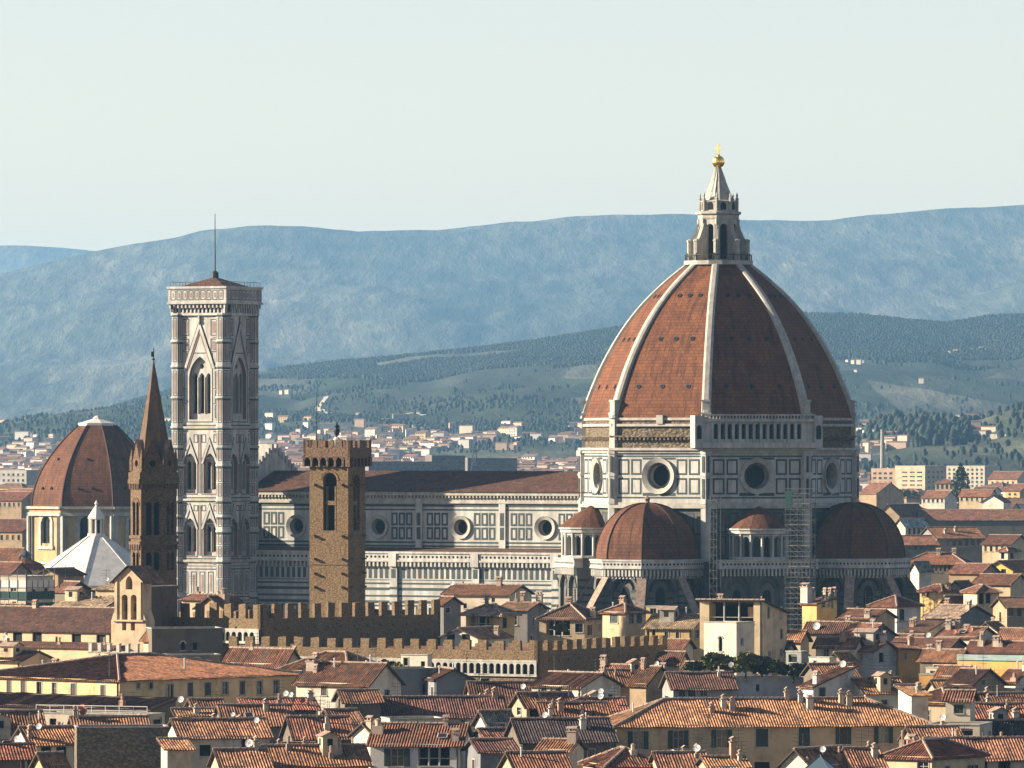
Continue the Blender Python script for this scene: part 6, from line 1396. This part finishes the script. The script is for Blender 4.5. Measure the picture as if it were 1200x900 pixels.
tree('shrub', 'rounded shrub on the terrace of the brown roofed house', 657, 1150, zt(730, 1150)-zt(744, 1150), 2.6, 'leafy', LEAF, zt(744, 1150), None, 'shrub', 3)
tree('shrub', 'yellow green bush beside the white rooftop hut', 466, 1022, 1.7, 2.2, 'leafy', leaf('yellow_green_leaves', (.30, .25, .04)), zt(792, 1022), None, 'shrub', 4)
tree('shrub', 'dark round bush left of the yellow green bush', 455, 1023, 2.0, 2.4, 'leafy', LEAFD, zt(790, 1023), None, 'shrub', 5)
tree('pine_tree', 'umbrella pine with a flat dark crown near the peach apartment block', 1042, 3350, 20, 34, 'pine', LEAFD)
tree('cypress_tree', 'tall dark cypress in front of the yellow balconies', 1126, 3150, 32, 11, 'cypress', LEAFD)
tree('cypress_tree', 'shorter dark cypress right of the tall one', 1134, 3180, 22, 8, 'cypress', LEAFD)
for i, (px, w, h, kd, lb) in enumerate(((1146, 19, 15, 'leafy', 'broad dark evergreen below the very long hall'), (1118, 14, 10, 'leafy', 'small dark evergreen left of the broad evergreen'), (1160, 20, 14, 'bare', 'bare grey brown tree right of the broad evergreen'), (1176, 24, 17, 'bare', 'widest bare brown tree below the very long hall'), (1194, 20, 14, 'bare', 'bare brown tree at the right edge'), (1104, 12, 10, 'bare', 'thin bare tree above the pale green sheet roof'), (1132, 14, 11, 'bare', 'bare tree between the two dark evergreens'))):
    tree('bare_tree' if kd == 'bare' else 'evergreen_tree', lb, px, 2060+i*6, h, w, kd, LEAFB if kd == 'bare' else LEAFD, None, None, 'tree', i)
for i, (px, lb) in enumerate(((6, 'leftmost green tree below the pale apartment block'), (17, 'middle green tree left of the domed chapel'), (28, 'green tree touching the left wall of the domed chapel'))): tree('broadleaf_tree', lb, px, 2350+i*20, 13, 16, 'leafy', LEAF, None, None, 'tree', i)
# the far town at the foot of the hills
rng = np.random.default_rng(5); VAR = []
for k in range(10):
    w, d, h = [(9, 8, 6), (13, 9, 7), (17, 10, 7.5), (11, 10, 10), (22, 11, 9), (8, 7, 5), (14, 12, 12), (19, 9, 6), (10, 9, 8), (26, 12, 11)][k]
    b = MB(); b.box(-w/2, w/2, -d/2, d/2, -6, h, 0); rr_ = h+d*.2
    for s in (-1, 1): b.face([(-w/2-.5, s*(d/2+.5), h-.1), (w/2+.5, s*(d/2+.5), h-.1), (w/2+.5, 0, rr_), (-w/2-.5, 0, rr_)], 1)
    for s in (-1, 1): b.face([(s*w/2, -d/2, h), (s*w/2, d/2, h), (s*w/2, 0, rr_)], 0)
    for i in range(int(w/3)):
        for j in range(int(h/3)): b.face([(-w/2+1+i*3, -d/2-.05, 1.2+j*3), (-w/2+2.1+i*3, -d/2-.05, 1.2+j*3), (-w/2+2.1+i*3, -d/2-.05, 2.7+j*3), (-w/2+1+i*3, -d/2-.05, 2.7+j*3)], 2)
    me = D.meshes.new('town_house'); me.from_pydata(b.v, [], b.f)
    for m in (PLASTER, M_FARROOF, DARK): me.materials.append(m)
    me.polygons.foreach_set('material_index', b.m); VAR.append(me)
tints = [(.78, .66, .48), (.74, .60, .38), (.80, .74, .62), (.70, .50, .32), (.62, .56, .48), (.78, .60, .30)]
n = 0; guard = 0
for i, (px, Y) in enumerate(((993, 8700), (1000, 8650), (1007, 8620), (1011, 8700), (1112, 9300), (1120, 9350), (1130, 9400), (1138, 9420), (1150, 9500), (1156, 9480), (330, 8700), (337, 8720), (1003, 8300), (420, 7700), (1080, 8100), (1190, 7600), (1197, 7620))):
    X = px2x(px, Y); o = D.objects.new('hill_villa', VAR[(i*3) % 9]); C.objects.link(o); o.location = (X, Y, float(land_z(X, Y))+.5); o.scale = (.42, .42, .42); o.rotation_euler = (0, 0, rad(-40+i*5 % 50)); o.color = (.78, .68, .5, 1)
    wh = 'right of the great dome' if px > 900 else 'left of the great dome'; tag(o, f'pale villa standing alone on the hill slope {wh}', 'villa', f'villas on the slope {wh}')
KIND = ['small pale villa', 'long low house', 'wide villa', 'tall narrow house', 'long block', 'tiny cottage', 'tall block', 'long low farmhouse', 'square house', 'large block']
while n < 283 and guard < 20000:
    guard += 1; q = rng.random()
    if q < .58: px = rng.uniform(300, 700); Y = rng.uniform(5350, 7900)
    elif q < .85: px = rng.uniform(985, 1210); Y = rng.uniform(3300, 7000)
    else: px = rng.uniform(-10, 200); Y = rng.uniform(4200, 6900)
    X = px2x(px, Y); z = float(land_z(X, Y)); py = CY-(z-EYE)*F/Y
    if px < 230 and py > 560: continue
    dens = fbm(np.array(X/300.), np.array(Y/500.), 77, 3)
    if (px > 900 and py < 518 and rng.random() < .7) or dens < .42 or py < 490 or rng.random() < min(.93, max(0, (528-py)/30.)) or (px < 700 and px > 230 and py > 556): continue
    k = int(rng.integers(0, 10)); 
    if py < 515 and k in (9, 6): k = 1
    o = D.objects.new('town_house', VAR[k]); C.objects.link(o); o.location = (X, Y, z); o.rotation_euler = (0, 0, rad(rng.uniform(-60, 10)))
    t = tints[int(rng.integers(0, 6))]; o.color = (*t, 1)
    o.scale = (rng.uniform(.5, .9)*(1.15 if Y < 4800 else 1),)*3
    where = 'left of the domed chapel' if px < 230 else ('between bell tower and dome' if px < 700 else 'right of the great dome')
    tag(o, f'{KIND[k]} of the far town {where}', 'house', f'{KIND[k]}s of the far town {where}'); n += 1
print('town houses', n)
def town_mass(N, seed):
    r = np.random.default_rng(seed); b = MB(); k = 0; g_ = 0
    while k < N and g_ < N*40:
        g_ += 1; q = r.random()
        px = r.uniform(300, 700) if q < .55 else (r.uniform(985, 1215) if q < .85 else r.uniform(-20, 215)); Y = r.uniform(4300, 8300)
        X = px2x(px, Y); z = float(land_z(X, Y)); py = CY-(z-EYE)*F/Y
        if py < 492 or r.random() < min(.96, max(0, (534-py)/26.)) or fbm(np.array(X/300.), np.array(Y/500.), 77, 3) < (.40 if py < 522 else .33): continue
        w, d, h = r.uniform(5, 16), r.uniform(4, 8), r.uniform(4, 9); a = rad(r.uniform(-60, 10)); c_, s_ = math.cos(a), math.sin(a)
        T = lambda x, y, zz_: (X+x*c_-y*s_, Y+x*s_+y*c_, z+zz_); m = int(r.integers(1, 5))
        for (x0, y0), (x1, y1) in (((-w/2, -d/2), (w/2, -d/2)), ((w/2, -d/2), (w/2, d/2)), ((w/2, d/2), (-w/2, d/2)), ((-w/2, d/2), (-w/2, -d/2))): b.face([T(x0, y0, -5), T(x1, y1, -5), T(x1, y1, h), T(x0, y0, h)], m)
        for s in (-1, 1): b.face([T(-w/2-.4, s*(d/2+.4), h-.1), T(w/2+.4, s*(d/2+.4), h-.1), T(w/2+.4, 0, h+d*.13), T(-w/2-.4, 0, h+d*.13)], 0)
        for s in (-1, 1): b.face([T(s*w/2, -d/2, h), T(s*w/2, d/2, h), T(s*w/2, 0, h+d*.13)], m)
        k += 1
    return tag(b.build('far_town', [M_FARROOF, M('far_cream_wall', (.74, .62, .44), .9, .15, .1), M('far_white_wall', (.82, .76, .66), .9, .15, .1), M('far_pink_wall', (.66, .46, .33), .9, .15, .1), M('far_grey_wall', (.45, .40, .35), .9, .15, .1)]), kind='stuff')
town_mass(2100, 9)
def woods(name, N, region, hrange, keep, mat, seed, wr=(.32, .6)):
    r = np.random.default_rng(seed); X = r.uniform(region[0], region[1], N*6); Y = r.uniform(region[2], region[3], N*6); Z = land_z(X, Y)
    k = keep(X, Y, Z); X, Y, Z = X[k][:N], Y[k][:N], Z[k][:N]; n = len(X); h = r.uniform(*hrange, n)*r.choice([.7, 1, 1, 1.25], n); w = h*r.uniform(*wr, n)
    V = np.empty((n, 16, 3)); ang = r.uniform(0, 6.28, n)
    for j, (q, zz_) in enumerate(((.75, -.1), (1.0, .45), (.62, .8))):
        for i in range(5):
            t = ang+i*1.2566+j*.6; m = w*q*r.uniform(.75, 1.2, n)
            V[:, j*5+i, 0] = X+m*np.cos(t); V[:, j*5+i, 1] = Y+m*np.sin(t); V[:, j*5+i, 2] = Z+h*zz_*r.uniform(.85, 1.15, n)
    V[:, 15, 0] = X; V[:, 15, 1] = Y; V[:, 15, 2] = Z+h
    fc = [[j*5+i, j*5+(i+1) % 5, j*5+5+(i+1) % 5] for j in (0, 1) for i in range(5)]+[[j*5+i, j*5+5+(i+1) % 5, j*5+5+i] for j in (0, 1) for i in range(5)]+[[10+i, 10+(i+1) % 5, 15] for i in range(5)]
    Fc = (np.arange(n)[:, None, None]*16+np.array(fc)[None]).reshape(-1).astype(np.int32); nf = len(Fc)//3
    me = D.meshes.new(name); me.vertices.add(n*16); me.vertices.foreach_set('co', V.reshape(-1)); me.loops.add(len(Fc)); me.loops.foreach_set('vertex_index', Fc)
    me.polygons.add(nf); me.polygons.foreach_set('loop_start', np.arange(nf, dtype=np.int32)*3); me.polygons.foreach_set('loop_total', np.full(nf, 3, np.int32)); me.polygons.foreach_set('use_smooth', np.ones(nf, bool))
    me.update(calc_edges=True); me.validate(); me.materials.append(mat)
    o = D.objects.new(name, me); C.objects.link(o); print(name, n); return tag(o, kind='stuff')
WOODM = leaf('woodland_leaves', (.017, .026, .017)); WOODM.node_tree.nodes['Noise Texture'].inputs['Scale'].default_value = .02
def keep_hill(X, Y, Z):
    hh = Z-ground_z(Y); top = fbm(X/260., Y/420., 5, 4); return (Y > 6500) & (top+np.clip((hh-130)/310., -.22, .20) > .50) & (hh > 8) & (np.abs(X/Y) < .09)
woods('hill_forest', 95000, (-950, 950, 6400, 10400), (2.8, 4.8), keep_hill, WOODM, 1)
def keep_val(X, Y, Z): return (fbm(X/180., Y/300., 41, 4) > .50) & (np.abs(X/Y) < .085)
woods('valley_trees', 4200, (-650, 650, 4300, 7900), (3, 6), keep_val, WOODM, 2)
def keep_field(X, Y, Z):
    hh = Z-ground_z(Y); a = fbm(X/90., Y/400., 61, 4); return (Y > 6300) & (hh > 6) & ((a > .60) | ((np.abs(fbm(X/200., Y/700., 66, 3)-.5) < .012))) & (np.abs(X/Y) < .085)
woods('hedgerow_trees', 6000, (-900, 900, 6300, 9900), (2.5, 4.5), keep_field, WOODM, 4)
def keep_spur(X, Y, Z): return (Z > ground_z(Y)+12) & (fbm(X/110., Y/200., 47, 4) > .44) & (600+F*X/Y > 1004) & (600+F*X/Y < 1138)
woods('spur_trees', 420, (180, 560, 5150, 5620), (6, 12), keep_spur, WOODM, 3, (.2, .42))
